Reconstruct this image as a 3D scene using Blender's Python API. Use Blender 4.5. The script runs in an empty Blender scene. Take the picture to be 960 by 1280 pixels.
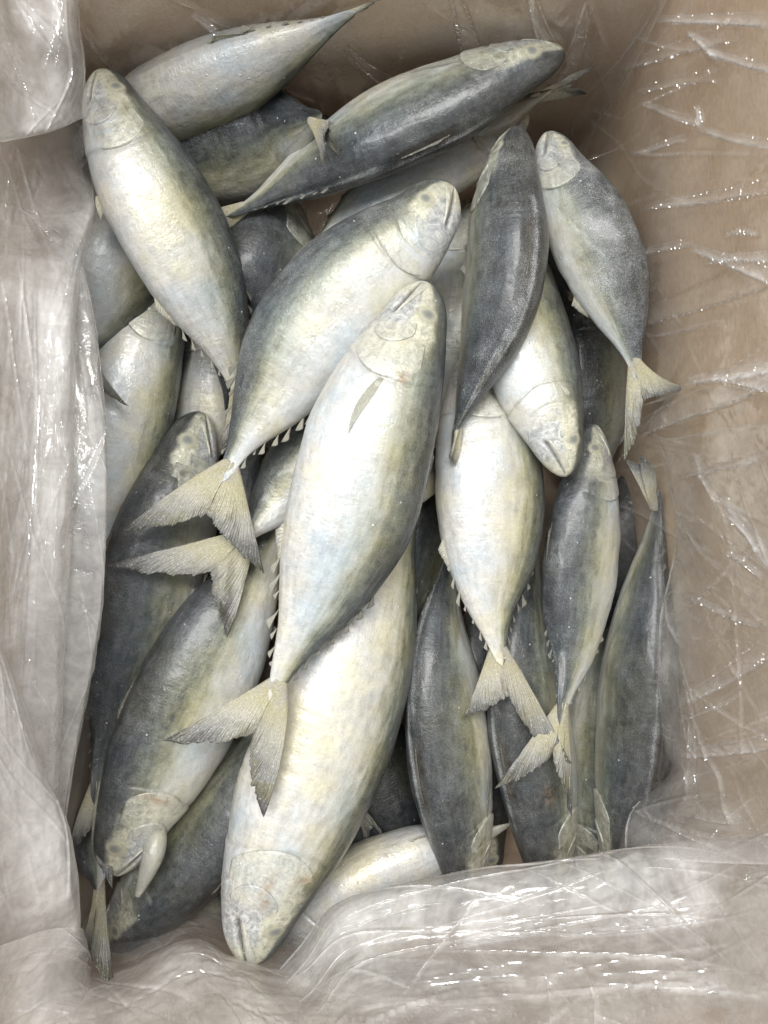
import bpy, math, random
import numpy as np
from mathutils import Vector, Matrix

sc = bpy.context.scene
C = sc.collection
R = math.radians

# ------------------------------------------------------------------ camera, world, lamps
H = 0.42            # camera height above the top layer of fish (metres)
SPAN = 0.42         # metres across the frame at z = 0
cam = bpy.data.cameras.new('camera'); camo = bpy.data.objects.new('camera', cam); C.objects.link(camo)
camo.location = (0, 0, H); camo.rotation_euler = (0, 0, 0)
cam.sensor_fit = 'HORIZONTAL'; cam.sensor_width = 36.0; cam.lens = 36.0 * H / SPAN
cam.clip_start = 0.01; cam.clip_end = 50
sc.camera = camo

w = bpy.data.worlds.new('World'); sc.world = w; w.use_nodes = True
w.node_tree.nodes['Background'].inputs[0].default_value = (0.80, 0.83, 0.84, 1)
w.node_tree.nodes['Background'].inputs[1].default_value = 0.62

def area(name, loc, target, sx, sy, power, col):
    l = bpy.data.lights.new(name, 'AREA'); l.shape = 'RECTANGLE'; l.size = sx; l.size_y = sy
    l.energy = power; l.color = col
    o = bpy.data.objects.new(name, l); C.objects.link(o); o.location = loc
    o.rotation_euler = (Vector(target) - Vector(loc)).to_track_quat('-Z', 'Y').to_euler()
    return o
area('ceiling_lamp', (-0.05, 0.70, 1.9), (0, 0, 0), 1.3, 0.5, 36, (1.0, 0.98, 0.94))
area('highlight_light', (-0.75, 0.25, 1.7), (0, -0.05, 0), 0.10, 1.2, 13, (0.97, 0.99, 1.0))  # narrow light added for glossy highlights on the film

sc.view_settings.view_transform = 'Standard'; sc.view_settings.look = 'None'
sc.view_settings.gamma = 1; sc.view_settings.use_curve_mapping = False
sc.view_settings.exposure = 0.30
sc.cycles.max_bounces = 10; sc.cycles.diffuse_bounces = 3; sc.cycles.glossy_bounces = 3
sc.cycles.transmission_bounces = 4; sc.cycles.transparent_max_bounces = 24
sc.cycles.caustics_reflective = False; sc.cycles.caustics_refractive = False
sc.cycles.use_denoising = True
sc.cycles.use_adaptive_sampling = True; sc.cycles.adaptive_threshold = 0.03

MM = 0.001
def P(px, py, z=0.0):
    k = SPAN / 960.0 * (H - z) / H
    return np.array([(px - 480.0) * k, -(py - 640.0) * k, z])

# ------------------------------------------------------------------ numeric helpers
def catmull(pts, n_each=24):
    p = np.array(pts, float)
    p = np.vstack([2 * p[0] - p[1], p, 2 * p[-1] - p[-2]])
    out = []
    for i in range(1, len(p) - 2):
        a, b, c, d = p[i - 1], p[i], p[i + 1], p[i + 2]
        for k in range(n_each):
            t = k / n_each
            out.append(0.5 * ((2 * b) + (-a + c) * t + (2 * a - 5 * b + 4 * c - d) * t * t + (-a + 3 * b - 3 * c + d) * t ** 3))
    out.append(p[-2])
    return np.array(out)

def resample(path, ts):
    s = np.concatenate([[0], np.cumsum(np.linalg.norm(np.diff(path, axis=0), axis=1))])
    L = s[-1]; s = s / L
    return np.stack([np.interp(ts, s, path[:, k]) for k in range(path.shape[1])], 1), L

def smoothcurve(xs, ys, q):
    xs = np.array(xs, float); ys = np.array(ys, float)
    h = np.diff(xs); m = np.diff(ys) / h
    d = np.zeros(len(xs)); d[1:-1] = np.where(m[:-1] * m[1:] > 0, 2 * m[:-1] * m[1:] / (m[:-1] + m[1:] + 1e-12), 0)
    d[0] = m[0]; d[-1] = m[-1]
    q = np.clip(q, xs[0], xs[-1]); i = np.clip(np.searchsorted(xs, q) - 1, 0, len(xs) - 2)
    t = (q - xs[i]) / h[i]
    return ((2*t**3 - 3*t**2 + 1) * ys[i] + (t**3 - 2*t**2 + t) * h[i] * d[i] + (-2*t**3 + 3*t**2) * ys[i+1] + (t**3 - t**2) * h[i] * d[i+1])

def vnoise(x, y, seed):
    rs = np.random.RandomState(seed); tab = rs.rand(128, 128)
    xi = np.floor(x).astype(int); yi = np.floor(y).astype(int)
    fx = x - xi; fy = y - yi; fx = fx*fx*(3-2*fx); fy = fy*fy*(3-2*fy)
    g = lambda a, b: tab[a % 128, b % 128]
    return (g(xi, yi)*(1-fx)+g(xi+1, yi)*fx)*(1-fy) + (g(xi, yi+1)*(1-fx)+g(xi+1, yi+1)*fx)*fy
def fbm(x, y, seed, o=4):
    r = 0; a = 0.5
    for k in range(o):
        r = r + a * vnoise(x, y, seed + k); x = x * 2.03 + 7.1; y = y * 2.03 + 3.3; a *= 0.5
    return r
def worley(x, y, seed):
    rs = np.random.RandomState(seed); jx = rs.rand(128, 128); jy = rs.rand(128, 128)
    xi = np.floor(x).astype(int); yi = np.floor(y).astype(int)
    f1 = np.full(x.shape, 9.0)
    for a in (-1, 0, 1):
        for b in (-1, 0, 1):
            cx = xi + a; cy = yi + b
            d = np.hypot(cx + jx[cx % 128, cy % 128] - x, cy + jy[cx % 128, cy % 128] - y)
            f1 = np.minimum(f1, d)
    return f1
sstep = lambda a, b, x: (lambda t: t*t*(3-2*t))(np.clip((x-a)/(b-a), 0, 1))
gauss = lambda x, s: np.exp(-(x / s) ** 2)

def mesh_from(name, V, F, mat, smooth=True, attrs=None, uv=None, cols=None):
    me = bpy.data.meshes.new(name)
    V = np.asarray(V, np.float32); F = np.asarray(F, np.int32)
    nf, k = F.shape
    me.vertices.add(len(V)); me.vertices.foreach_set('co', V.ravel())
    me.loops.add(nf * k); me.loops.foreach_set('vertex_index', F.ravel())
    me.polygons.add(nf); me.polygons.foreach_set('loop_start', np.arange(0, nf * k, k, dtype=np.int32))
    me.polygons.foreach_set('use_smooth', np.full(nf, smooth))
    me.update(calc_edges=True)
    for n, a in (attrs or {}).items():
        at = me.attributes.new(n, 'FLOAT', 'POINT'); at.data.foreach_set('value', np.asarray(a, np.float32).ravel())
    for n, a in (cols or {}).items():
        at = me.attributes.new(n, 'FLOAT_COLOR', 'POINT'); at.data.foreach_set('color', np.asarray(a, np.float32).ravel())
    if uv is not None:
        ul = me.uv_layers.new(name='skin'); ul.data.foreach_set('uv', np.asarray(uv, np.float32)[F.ravel()].ravel())
    me.materials.append(mat)
    return me
def link(name, me, parent=None):
    o = bpy.data.objects.new(name, me); C.objects.link(o)
    if parent is not None: o.parent = parent
    return o
def thing(name, label, cat, loc, group=None):
    o = bpy.data.objects.new(name, None); C.objects.link(o); o.location = loc
    o.empty_display_size = 0.02
    o['label'] = label; o['category'] = cat
    if group: o['group'] = group
    return o
def grid_faces(nu, nv, wrap=False, off=0):
    i = np.arange(nu - 1)[:, None]; j = np.arange(nv if wrap else nv - 1)[None, :]
    a = i * nv + j; b = i * nv + (j + 1) % nv
    return (np.stack([a, b, b + nv, a + nv], -1).reshape(-1, 4)) + off

# ------------------------------------------------------------------ materials
class NT:
    def __init__(s, name):
        s.m = bpy.data.materials.new(name); s.m.use_nodes = True; s.t = s.m.node_tree
        s.t.nodes.clear(); s.out = s.t.nodes.new('ShaderNodeOutputMaterial')
    def n(s, typ, ins=None, **kw):
        nd = s.t.nodes.new(typ)
        for k, v in kw.items(): setattr(nd, k, v)
        for k, v in (ins or {}).items():
            if isinstance(v, bpy.types.NodeSocket): s.t.links.new(v, nd.inputs[k])
            else: nd.inputs[k].default_value = v
        return nd
    def math(s, op, a, b=0.0, c=0.0, clamp=False):
        return s.n('ShaderNodeMath', {0: a, 1: b, 2: c}, operation=op, use_clamp=clamp).outputs[0]
    def attr(s, name, out='Fac'):
        return s.n('ShaderNodeAttribute', attribute_name=name).outputs[out]
    def ramp(s, fac, stops):
        r = s.n('ShaderNodeValToRGB', {0: fac}); e = r.color_ramp.elements
        while len(e) < len(stops): e.new(0.5)
        for k, (p, c) in enumerate(stops):
            e[k].position = p; e[k].color = (c[0], c[1], c[2], 1) if not isinstance(c, float) else (c, c, c, 1)
        return r.outputs[0]
    def mix(s, fac, a, b, mode='MIX'):
        nd = s.n('ShaderNodeMix', data_type='RGBA', blend_type=mode)
        for k, v in ((0, fac), (6, a), (7, b)):
            if isinstance(v, bpy.types.NodeSocket): s.t.links.new(v, nd.inputs[k])
            else: nd.inputs[k].default_value = v if not isinstance(v, tuple) else (*v[:3], 1)
        return nd.outputs[2]
    def noise(s, vec, scale, detail=4, rough=0.55, dist=0.0):
        return s.n('ShaderNodeTexNoise', {'Vector': vec, 'Scale': scale, 'Detail': detail, 'Roughness': rough, 'Distortion': dist}).outputs[0]
    def done(s, sh):
        s.t.links.new(sh, s.out.inputs[0]); return s.m

def skin_material():
    g = NT('fish_skin')
    obj = g.n('ShaderNodeTexCoord').outputs['Object']
    uv = g.n('ShaderNodeUVMap', uv_map='skin').outputs[0]
    t = g.attr('t'); d = g.attr('d')
    par = g.n('ShaderNodeSeparateColor', {0: g.attr('par', 'Color')}); frost, tone, shift = par.outputs[0], par.outputs[1], par.outputs[2]
    mk = g.n('ShaderNodeSeparateColor', {0: g.attr('mark', 'Color')}); groove, cheek, blood = mk.outputs[0], mk.outputs[1], mk.outputs[2]
    big = g.noise(obj, 38, 5, 0.6, 0.4)
    # stretched noise along the body for streaky silver
    st = g.n('ShaderNodeMapping', {'Vector': uv, 'Scale': (0.35, 1.6, 1)}).outputs[0]
    streak = g.noise(st, 160, 5, 0.6)
    fine = g.noise(obj, 1100, 3, 0.7)
    mid = g.noise(obj, 230, 4, 0.65)
    dd = g.math('ADD', d, shift)
    dd = g.math('ADD', dd, g.math('MULTIPLY', g.math('SUBTRACT', big, 0.5), 0.46))
    dd = g.math('ADD', dd, g.math('MULTIPLY', g.math('SUBTRACT', streak, 0.5), 0.45))
    dd = g.math('ADD', dd, g.math('MULTIPLY', g.math('SUBTRACT', mid, 0.5), 0.14))
    f = g.math('MULTIPLY_ADD', dd, 0.5, 0.5)
    base = g.ramp(f, [(0.0, (0.58, 0.565, 0.53)), (0.28, (0.56, 0.555, 0.525)), (0.44, (0.48, 0.475, 0.42)), (0.54, (0.35, 0.345, 0.27)),
                      (0.63, (0.19, 0.195, 0.145)), (0.73, (0.110, 0.118, 0.105)), (0.86, (0.064, 0.070, 0.072)), (1.0, (0.046, 0.049, 0.050))])
    # greenish / bluish drift over the back
    hue = g.noise(obj, 22, 3, 0.6)
    tint = g.ramp(hue, [(0.34, (0.84, 0.97, 1.12)), (0.5, (1, 1, 1)), (0.64, (1.10, 1.06, 0.84))])
    base = g.mix(0.8, base, tint, 'MULTIPLY')
    # pinkish and yellowish belly stains
    st2 = g.noise(obj, 30, 4, 0.65, 1.0)
    base = g.mix(g.math('MULTIPLY', g.math('SMOOTH_MIN', g.math('MULTIPLY', g.math('SUBTRACT', st2, 0.50, clamp=True), 5.0, clamp=True), 1.0, 0.1), 0.28), base, (0.96, 0.87, 0.70), 'MULTIPLY')
    # rows of dusky spots beside the back
    vo = g.n('ShaderNodeTexVoronoi', {'Vector': g.n('ShaderNodeMapping', {'Vector': uv, 'Scale': (150, 120, 1)}).outputs[0], 'Scale': 1.0, 'Randomness': 0.55})
    sp = g.math('MULTIPLY', g.math('SUBTRACT', 1.0, g.n('ShaderNodeMapRange', {0: vo.outputs[0], 1: 0.20, 2: 0.42}).outputs[0]),
                g.math('MULTIPLY', g.n('ShaderNodeMapRange', {0: f, 1: 0.62, 2: 0.72}).outputs[0], g.n('ShaderNodeMapRange', {0: big, 1: 0.42, 2: 0.6}).outputs[0]))
    base = g.mix(g.math('MULTIPLY', sp, 0.45), base, (0.022, 0.026, 0.03))
    # head: cream cheek with grey veins
    vein = g.noise(obj, 170, 5, 0.7, 1.8)
    jw = g.attr('jowl')
    chc = g.mix(jw, g.ramp(vein, [(0.34, (0.34, 0.34, 0.29)), (0.48, (0.54, 0.53, 0.42)), (0.62, (0.62, 0.60, 0.47))]), g.ramp(vein, [(0.38, (0.22, 0.23, 0.24)), (0.52, (0.44, 0.45, 0.45)), (0.66, (0.62, 0.62, 0.58))]))
    base = g.mix(g.math('MULTIPLY', cheek, 0.85), base, chc)
    base = g.mix(groove, base, (0.055, 0.045, 0.035))
    base = g.mix(g.math('MULTIPLY', blood, g.n('ShaderNodeMapRange', {0: mid, 1: 0.35, 2: 0.6, 4: 0.75}).outputs[0]), base, (0.27, 0.16, 0.08))
    # mottling and grain
    mot = g.ramp(mid, [(0.30, 0.50), (0.5, 1.0), (0.70, 1.5)])
    bk = g.n('ShaderNodeMapRange', {0: f, 1: 0.48, 2: 0.72, 3: 0.22, 4: 0.68}).outputs[0]
    base = g.mix(bk, base, mot, 'MULTIPLY')
    gr = g.ramp(fine, [(0.32, 0.55), (0.5, 1.0), (0.68, 1.35)])
    base = g.mix(bk, base, gr, 'MULTIPLY')
    tn = g.n('ShaderNodeCombineColor', {0: tone, 1: tone, 2: tone}).outputs[0]
    base = g.mix(1.0, base, tn, 'MULTIPLY')
    # frost crystals
    fz = g.noise(obj, 2600, 2, 0.6); fpatch = g.noise(obj, 55, 4, 0.65)
    fr = g.n('ShaderNodeMapRange', {0: g.math('ADD', fz, g.math('MULTIPLY_ADD', frost, 0.22, g.math('MULTIPLY_ADD', fpatch, 0.45, -0.225))), 1: 0.60, 2: 0.76}).outputs[0]
    veil = g.math('MULTIPLY', frost, g.n('ShaderNodeMapRange', {0: fpatch, 1: 0.35, 2: 0.7}).outputs[0])
    fr = g.math('MULTIPLY', fr, g.math('MULTIPLY_ADD', frost, 2.2, 0.10, clamp=True))
    frm = g.math('MAXIMUM', g.math('MULTIPLY', fr, 0.75), g.math('MULTIPLY', veil, 0.14))
    ve = g.n('ShaderNodeTexVoronoi', {'Vector': obj, 'Scale': 210.0, 'Randomness': 1.0})
    icy = g.math('MULTIPLY', g.n('ShaderNodeMapRange', {0: ve.outputs[0], 1: 0.16, 2: 0.07}).outputs[0], g.math('GREATER_THAN', g.n('ShaderNodeSeparateColor', {0: ve.outputs[1]}).outputs[0], 0.90))
    frm = g.math('MAXIMUM', frm, g.math('MULTIPLY', icy, 0.9))
    base = g.mix(frm, base, (0.66, 0.69, 0.71))
    # scales
    sv = g.n('ShaderNodeTexVoronoi', {'Vector': g.n('ShaderNodeMapping', {'Vector': uv, 'Scale': (520, 640, 1)}).outputs[0], 'Scale': 1.0, 'Randomness': 0.6})
    wr = g.noise(g.n('ShaderNodeMapping', {'Vector': uv, 'Scale': (2.2, 0.25, 1)}).outputs[0], 110, 3, 0.5, 0.3)
    hgt = g.math('ADD', g.math('MULTIPLY', sv.outputs[0], 0.18), g.math('MULTIPLY', fine, 0.30))
    hgt = g.math('ADD', hgt, g.math('MULTIPLY', g.math('ADD', fr, icy), 1.0))
    hgt = g.math('ADD', hgt, g.math('MULTIPLY', mid, 1.0))
    hgt = g.math('ADD', hgt, g.math('MULTIPLY', wr, 0.8))
    bump = g.n('ShaderNodeBump', {'Strength': 0.55, 'Distance': 0.0009, 'Height': hgt}).outputs[0]
    rough = g.math('MULTIPLY_ADD', mid, 0.26, 0.20)
    rough = g.math('MULTIPLY_ADD', frm, 0.25, rough)
    met = g.math('MULTIPLY', g.n('ShaderNodeMapRange', {0: streak, 1: 0.4, 2: 0.65}).outputs[0], 0.32)
    p = g.n('ShaderNodeBsdfPrincipled', {'Base Color': base, 'Roughness': rough, 'Metallic': met, 'Normal': bump,
            'Specular IOR Level': 0.55, 'Coat Weight': 0.22, 'Coat Roughness': 0.16})
    return g.done(p.outputs[0])

def fin_material(clear=False):
    g = NT('clear_fin_membrane' if clear else 'fin_membrane')
    obj = g.n('ShaderNodeTexCoord').outputs['Object']
    a = g.attr('along'); b = g.attr('across'); dark = g.attr('dark')
    nz = g.noise(obj, 120, 4, 0.6); fn = g.noise(obj, 900, 3, 0.6)
    wv = g.math('SINE', g.math('MULTIPLY', g.math('ADD', b, g.math('MULTIPLY', nz, 0.09)), 150.0))
    aa = g.math('ADD', a, g.math('MULTIPLY_ADD', nz, 0.5, -0.25))
    base = g.ramp(aa, [(0.0, (0.52, 0.49, 0.43)), (0.22, (0.56, 0.52, 0.36)), (0.45, (0.53, 0.51, 0.43)), (0.70, (0.37, 0.365, 0.345)), (0.95, (0.09, 0.09, 0.09))])
    yel = g.n('ShaderNodeMapRange', {0: g.noise(obj, 60, 2), 1: 0.48, 2: 0.62}).outputs[0]
    base = g.mix(g.math('MULTIPLY', yel, 0.30), base, (0.50, 0.45, 0.18))
    edge = g.attr('rim')
    base = g.mix(g.math('MULTIPLY', edge, 0.6), base, (0.10, 0.10, 0.09))
    base = g.mix(0.75, base, g.ramp(g.math('MULTIPLY_ADD', wv, 0.5, 0.5), [(0, 0.74), (0.6, 1.0), (1, 1.15)]), 'MULTIPLY')
    base = g.mix(0.6, base, g.ramp(fn, [(0.3, 0.7), (0.7, 1.3)]), 'MULTIPLY')
    base = g.mix(dark, base, (0.06, 0.06, 0.055))
    base = g.mix(g.math('MULTIPLY', g.n('ShaderNodeMapRange', {0: fn, 1: 0.60, 2: 0.70}).outputs[0], 0.6), base, (0.72, 0.72, 0.70))
    bump = g.n('ShaderNodeBump', {'Strength': 0.4, 'Distance': 0.0004, 'Height': g.math('ADD', g.math('MULTIPLY', wv, 0.6), g.math('MULTIPLY', fn, 0.5))}).outputs[0]
    p = g.n('ShaderNodeBsdfPrincipled', {'Base Color': base, 'Roughness': 0.45, 'Normal': bump, 'Specular IOR Level': 0.5})
    tr = g.n('ShaderNodeBsdfTranslucent', {0: base, 'Normal': bump})
    m1 = g.n('ShaderNodeMixShader', {0: 0.22, 1: p.outputs[0], 2: tr.outputs[0]}).outputs[0]
    if clear:
        g.t.links.new(g.mix(0.55, base, (0.60, 0.60, 0.55)), p.inputs['Base Color'])
        tp = g.n('ShaderNodeBsdfTransparent', {0: (0.9, 0.9, 0.88, 1)})
        m1 = g.n('ShaderNodeMixShader', {0: g.math('MULTIPLY_ADD', wv, -0.14, 0.76), 1: m1, 2: tp.outputs[0]}).outputs[0]
    return g.done(m1)

def eye_material():
    g = NT('cloudy_eye')
    r = g.attr('along'); obj = g.n('ShaderNodeTexCoord').outputs['Object']
    base = g.ramp(g.math('ADD', r, g.math('MULTIPLY_ADD', g.noise(obj, 400, 3), 0.2, -0.1)),
                  [(0.0, (0.20, 0.21, 0.20)), (0.26, (0.26, 0.27, 0.25)), (0.46, (0.44, 0.44, 0.36)), (0.6, (0.54, 0.52, 0.38)), (0.9, (0.55, 0.54, 0.46)), (1, (0.50, 0.49, 0.42))])
    p = g.n('ShaderNodeBsdfPrincipled', {'Base Color': base, 'Roughness': 0.3})
    tp = g.n('ShaderNodeBsdfTransparent')
    fac = g.n('ShaderNodeMapRange', {0: g.math('ADD', r, g.math('MULTIPLY_ADD', g.noise(obj, 300, 4), 0.5, -0.25)), 1: 0.55, 2: 0.95, 3: 0.30, 4: 1.0}).outputs[0]
    return g.done(g.n('ShaderNodeMixShader', {0: fac, 1: p.outputs[0], 2: tp.outputs[0]}).outputs[0])

def film_material():
    g = NT('plastic_film')
    obj = g.n('ShaderNodeTexCoord').outputs['Object']
    milk = g.attr('milk')
    n1 = g.noise(obj, 26, 5, 0.6, 1.2); n2 = g.noise(obj, 140, 4, 0.6, 0.8)
    wr = g.n('ShaderNodeTexNoise', {'Vector': obj, 'Scale': 45, 'Detail': 4, 'Roughness': 0.55, 'Distortion': 1.4}); wr.noise_type = 'RIDGED_MULTIFRACTAL'
    v = g.n('ShaderNodeMapRange', {0: n1, 1: 0.33, 2: 0.68, 3: 0.68, 4: 1.45}).outputs[0]
    fac = g.math('MULTIPLY', milk, v, clamp=True)
    lw = g.n('ShaderNodeTexNoise', {'Vector': g.attr('flow', 'Vector'), 'Scale': 1.0, 'Detail': 5, 'Roughness': 0.6, 'Distortion': 0.6}); lw.noise_type = 'RIDGED_MULTIFRACTAL'
    lines = g.n('ShaderNodeMapRange', {0: lw.outputs[0], 1: 0.70, 2: 0.92}).outputs[0]
    fac = g.math('MULTIPLY', fac, g.n('ShaderNodeMapRange', {0: n2, 1: 0.3, 2: 0.7, 3: 0.80, 4: 1.15}).outputs[0], clamp=True)
    fac = g.math('MULTIPLY_ADD', g.math('MULTIPLY', lines, g.math('ADD', milk, 0.06)), 0.75, fac, clamp=True)
    bump = g.n('ShaderNodeBump', {'Strength': 0.60, 'Distance': 0.0011, 'Height': g.math('ADD', g.math('MULTIPLY', lw.outputs[0], 0.6), g.math('ADD', g.math('MULTIPLY', wr.outputs[0], 0.3), g.math('MULTIPLY', n2, 0.5)))}).outputs[0]
    crn = g.n('ShaderNodeTexNoise', {'Vector': obj, 'Scale': 65, 'Detail': 2, 'Roughness': 0.5, 'Distortion': 0.8}).outputs[0]
    bump2 = g.n('ShaderNodeBump', {'Strength': 1.0, 'Distance': 0.016, 'Height': g.math('MULTIPLY', g.attr('crisp'), crn), 'Normal': bump}).outputs[0]
    tp = g.n('ShaderNodeBsdfTransparent', {0: (0.97, 0.97, 0.97, 1)})
    df = g.n('ShaderNodeBsdfDiffuse', {0: (0.94, 0.92, 0.905, 1), 'Normal': bump})
    tl = g.n('ShaderNodeBsdfTranslucent', {0: (0.94, 0.92, 0.905, 1), 'Normal': bump})
    dm = g.n('ShaderNodeMixShader', {0: 0.25, 1: df.outputs[0], 2: tl.outputs[0]})
    s1 = g.n('ShaderNodeMixShader', {0: fac, 1: tp.outputs[0], 2: dm.outputs[0]})
    gl = g.n('ShaderNodeBsdfGlossy', {0: (1, 1, 1, 1), 'Roughness': 0.13, 'Normal': bump2})
    fr = g.n('ShaderNodeFresnel', {'IOR': 1.5, 'Normal': bump}).outputs[0]
    s2 = g.n('ShaderNodeMixShader', {0: g.math('MINIMUM', g.math('MULTIPLY_ADD', g.attr('crisp'), 0.38, g.math('MINIMUM', g.math('MULTIPLY_ADD', fr, 0.45, 0.035), 0.12)), 1.0), 1: s1.outputs[0], 2: gl.outputs[0]})
    return g.done(s2.outputs[0])

def card_material():
    g = NT('corrugated_cardboard')
    obj = g.n('ShaderNodeTexCoord').outputs['Object']
    n = g.noise(obj, 14, 5, 0.6, 0.4); f = g.noise(g.n('ShaderNodeMapping', {'Vector': obj, 'Scale': (1, 0.3, 1)}).outputs[0], 700, 4, 0.7)
    base = g.ramp(n, [(0.3, (0.46, 0.325, 0.21)), (0.55, (0.55, 0.405, 0.275)), (0.72, (0.61, 0.47, 0.34))])
    base = g.mix(0.8, base, g.ramp(f, [(0.3, 0.82), (0.7, 1.16)]), 'MULTIPLY')
    fl = g.math('SINE', g.math('MULTIPLY', g.n('ShaderNodeSeparateXYZ', {0: obj}).outputs[1], 900.0))
    bump = g.n('ShaderNodeBump', {'Strength': 0.25, 'Distance': 0.001, 'Height': g.math('ADD', g.math('MULTIPLY', fl, 0.12), g.math('ADD', f, n))}).outputs[0]
    p = g.n('ShaderNodeBsdfPrincipled', {'Base Color': base, 'Roughness': 0.8, 'Normal': bump, 'Specular IOR Level': 0.2})
    return g.done(p.outputs[0])
def floor_material():
    g = NT('concrete_floor')
    obj = g.n('ShaderNodeTexCoord').outputs['Object']
    base = g.ramp(g.noise(obj, 6, 6, 0.6), [(0.3, (0.20, 0.20, 0.19)), (0.7, (0.34, 0.335, 0.32))])
    p = g.n('ShaderNodeBsdfPrincipled', {'Base Color': base, 'Roughness': 0.6})
    return g.done(p.outputs[0])
M_CLEARFIN = fin_material(True)
M_SKIN, M_FIN, M_EYE, M_FILM, M_CARD, M_FLOOR = skin_material(), fin_material(), eye_material(), film_material(), card_material(), floor_material()

# ------------------------------------------------------------------ setting
FLOOR_Z = -0.176
fl = link('floor', mesh_from('floor', [(-3, -3, FLOOR_Z - .006), (3, -3, FLOOR_Z - .006), (3, 3, FLOOR_Z - .006), (-3, 3, FLOOR_Z - .006)], [(0, 1, 2, 3)], M_FLOOR))
fl['kind'] = 'structure'

# ------------------------------------------------------------------ cardboard box
BASE_Z, RIM_Z = -0.165, 0.150
corner = [P(40, 30)[:2], P(820, 15)[:2], P(914, 1262)[:2], P(26, 1292)[:2]]     # inner corners at z = 0
cen = sum(corner)/4
nrm_side = []
for k in range(4):
    e_ = corner[(k+1) % 4]-corner[k]; e_ = e_/np.linalg.norm(e_); nr = np.array([e_[1], -e_[0]])
    if np.dot(nr, (corner[k]+corner[(k+1) % 4])/2-cen) < 0: nr = -nr
    nrm_side.append(nr)
def flare(z): return 0.022*np.clip(z/0.15, 0, 1.3)**1.2
def corner_at(k, z):
    f_ = np.asarray(flare(z))[..., None]
    return corner[k] + (nrm_side[k]+nrm_side[k-1])*f_
def wallpt(k, u, z, inward=0.0):
    """point on the inner face of wall k (0 far, 1 right, 2 near, 3 left), as px,py,z control value"""
    p = corner_at(k, z)*(1-u) + corner_at((k+1) % 4, z)*u - nrm_side[k]*inward
    kk = SPAN/960*(H-z)/H
    return (p[0]/kk+480, 640-p[1]/kk, z)
box = thing('cardboard_box', 'open brown cardboard box holding the pile of mackerel in its plastic liner', 'box', (0, 0, FLOOR_Z))
def slab(name, k, z0, z1, th, nu=60, nv=40, bulge=0.003, seed=1):
    """the board of side k, z0 to z1, th thick on the outside, a little bulged"""
    nrm = nrm_side[k]
    u = np.linspace(-0.006, 1.006, nu)[:, None]*(0.998 if k % 2 else 1.0)+(0.001 if k % 2 else 0); v = np.linspace(0, 1, nv)[None, :]; Z = z0 + (z1-z0)*v + 0*u
    A_, B_ = corner_at(k, Z), corner_at((k+1) % 4, Z)
    XY = A_*(1-u)[..., None] + B_*u[..., None]
    bl = bulge*np.sin(np.pi*u)*np.sin(np.pi*v) + 0.0012*(fbm(u*6+0*v, v*4+0*u, seed)-.5)*np.sin(np.pi*u)
    V = np.vstack([np.concatenate([XY + nrm*(off+bl)[..., None], Z[..., None]], -1).reshape(-1, 3) for off in (0, th)]); n = nu*nv
    F = [grid_faces(nu, nv), grid_faces(nu, nv, off=n)[:, ::-1]]
    idx = np.arange(n).reshape(nu, nv)
    for ln in (idx[0], idx[-1][::-1], idx[:, 0][::-1], idx[:, -1]):
        F.append(np.stack([ln[:-1], ln[1:], ln[1:]+n, ln[:-1]+n], -1))
    return link(name, mesh_from(name, V - np.array([0, 0, FLOOR_Z]), np.vstack(F), M_CARD), box)
for k in range(4):
    slab('wall', k, BASE_Z, RIM_Z, 0.005, seed=k*7+1)
    nr = nrm_side[k]; a, b = corner_at(k, RIM_Z), corner_at((k+1) % 4, RIM_Z)
    n = 24; hh = 0.14
    a3 = a + nr*0.007; b3 = b + nr*0.007
    u = np.linspace(0, 1, n)[:, None]; v = np.linspace(0, 1, n)[None, :]
    def fp(off):
        X = a3[0] + (b3[0]-a3[0])*(0.02+u*0.96) + nr[0]*(v*hh*0.82+off*0.5); Y = a3[1] + (b3[1]-a3[1])*(0.02+u*0.96) + nr[1]*(v*hh*0.82+off*0.5)
        Z = RIM_Z - 0.002 - v*hh*0.55 + off*0.8 + 0*u
        return np.stack([X+0*Z, Y+0*Z, Z], -1).reshape(-1, 3)
    V = np.vstack([fp(0), fp(-0.004)]); idx = np.arange(n*n).reshape(n, n)
    F = [grid_faces(n, n), grid_faces(n, n, off=n*n)[:, ::-1]]
    for ln in (idx[0], idx[-1][::-1], idx[:, 0][::-1], idx[:, -1]): F.append(np.stack([ln[:-1], ln[1:], ln[1:]+n*n, ln[:-1]+n*n], -1))
    link('flap', mesh_from('flap', V - np.array([0, 0, FLOOR_Z]), np.vstack(F), M_CARD), box)
ca = np.array([list(c - cen) for c in corner]) * 1.01
Vb = [(cen[0]+c[0], cen[1]+c[1], z - FLOOR_Z) for z in (BASE_Z - 0.006, BASE_Z - 0.0005) for c in ca]
Fb = [(0, 1, 2, 3), (7, 6, 5, 4)] + [(k, (k+1) % 4, (k+1) % 4+4, k+4) for k in range(4)]
link('base', mesh_from('base', Vb, Fb, M_CARD, smooth=False), box)

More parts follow.
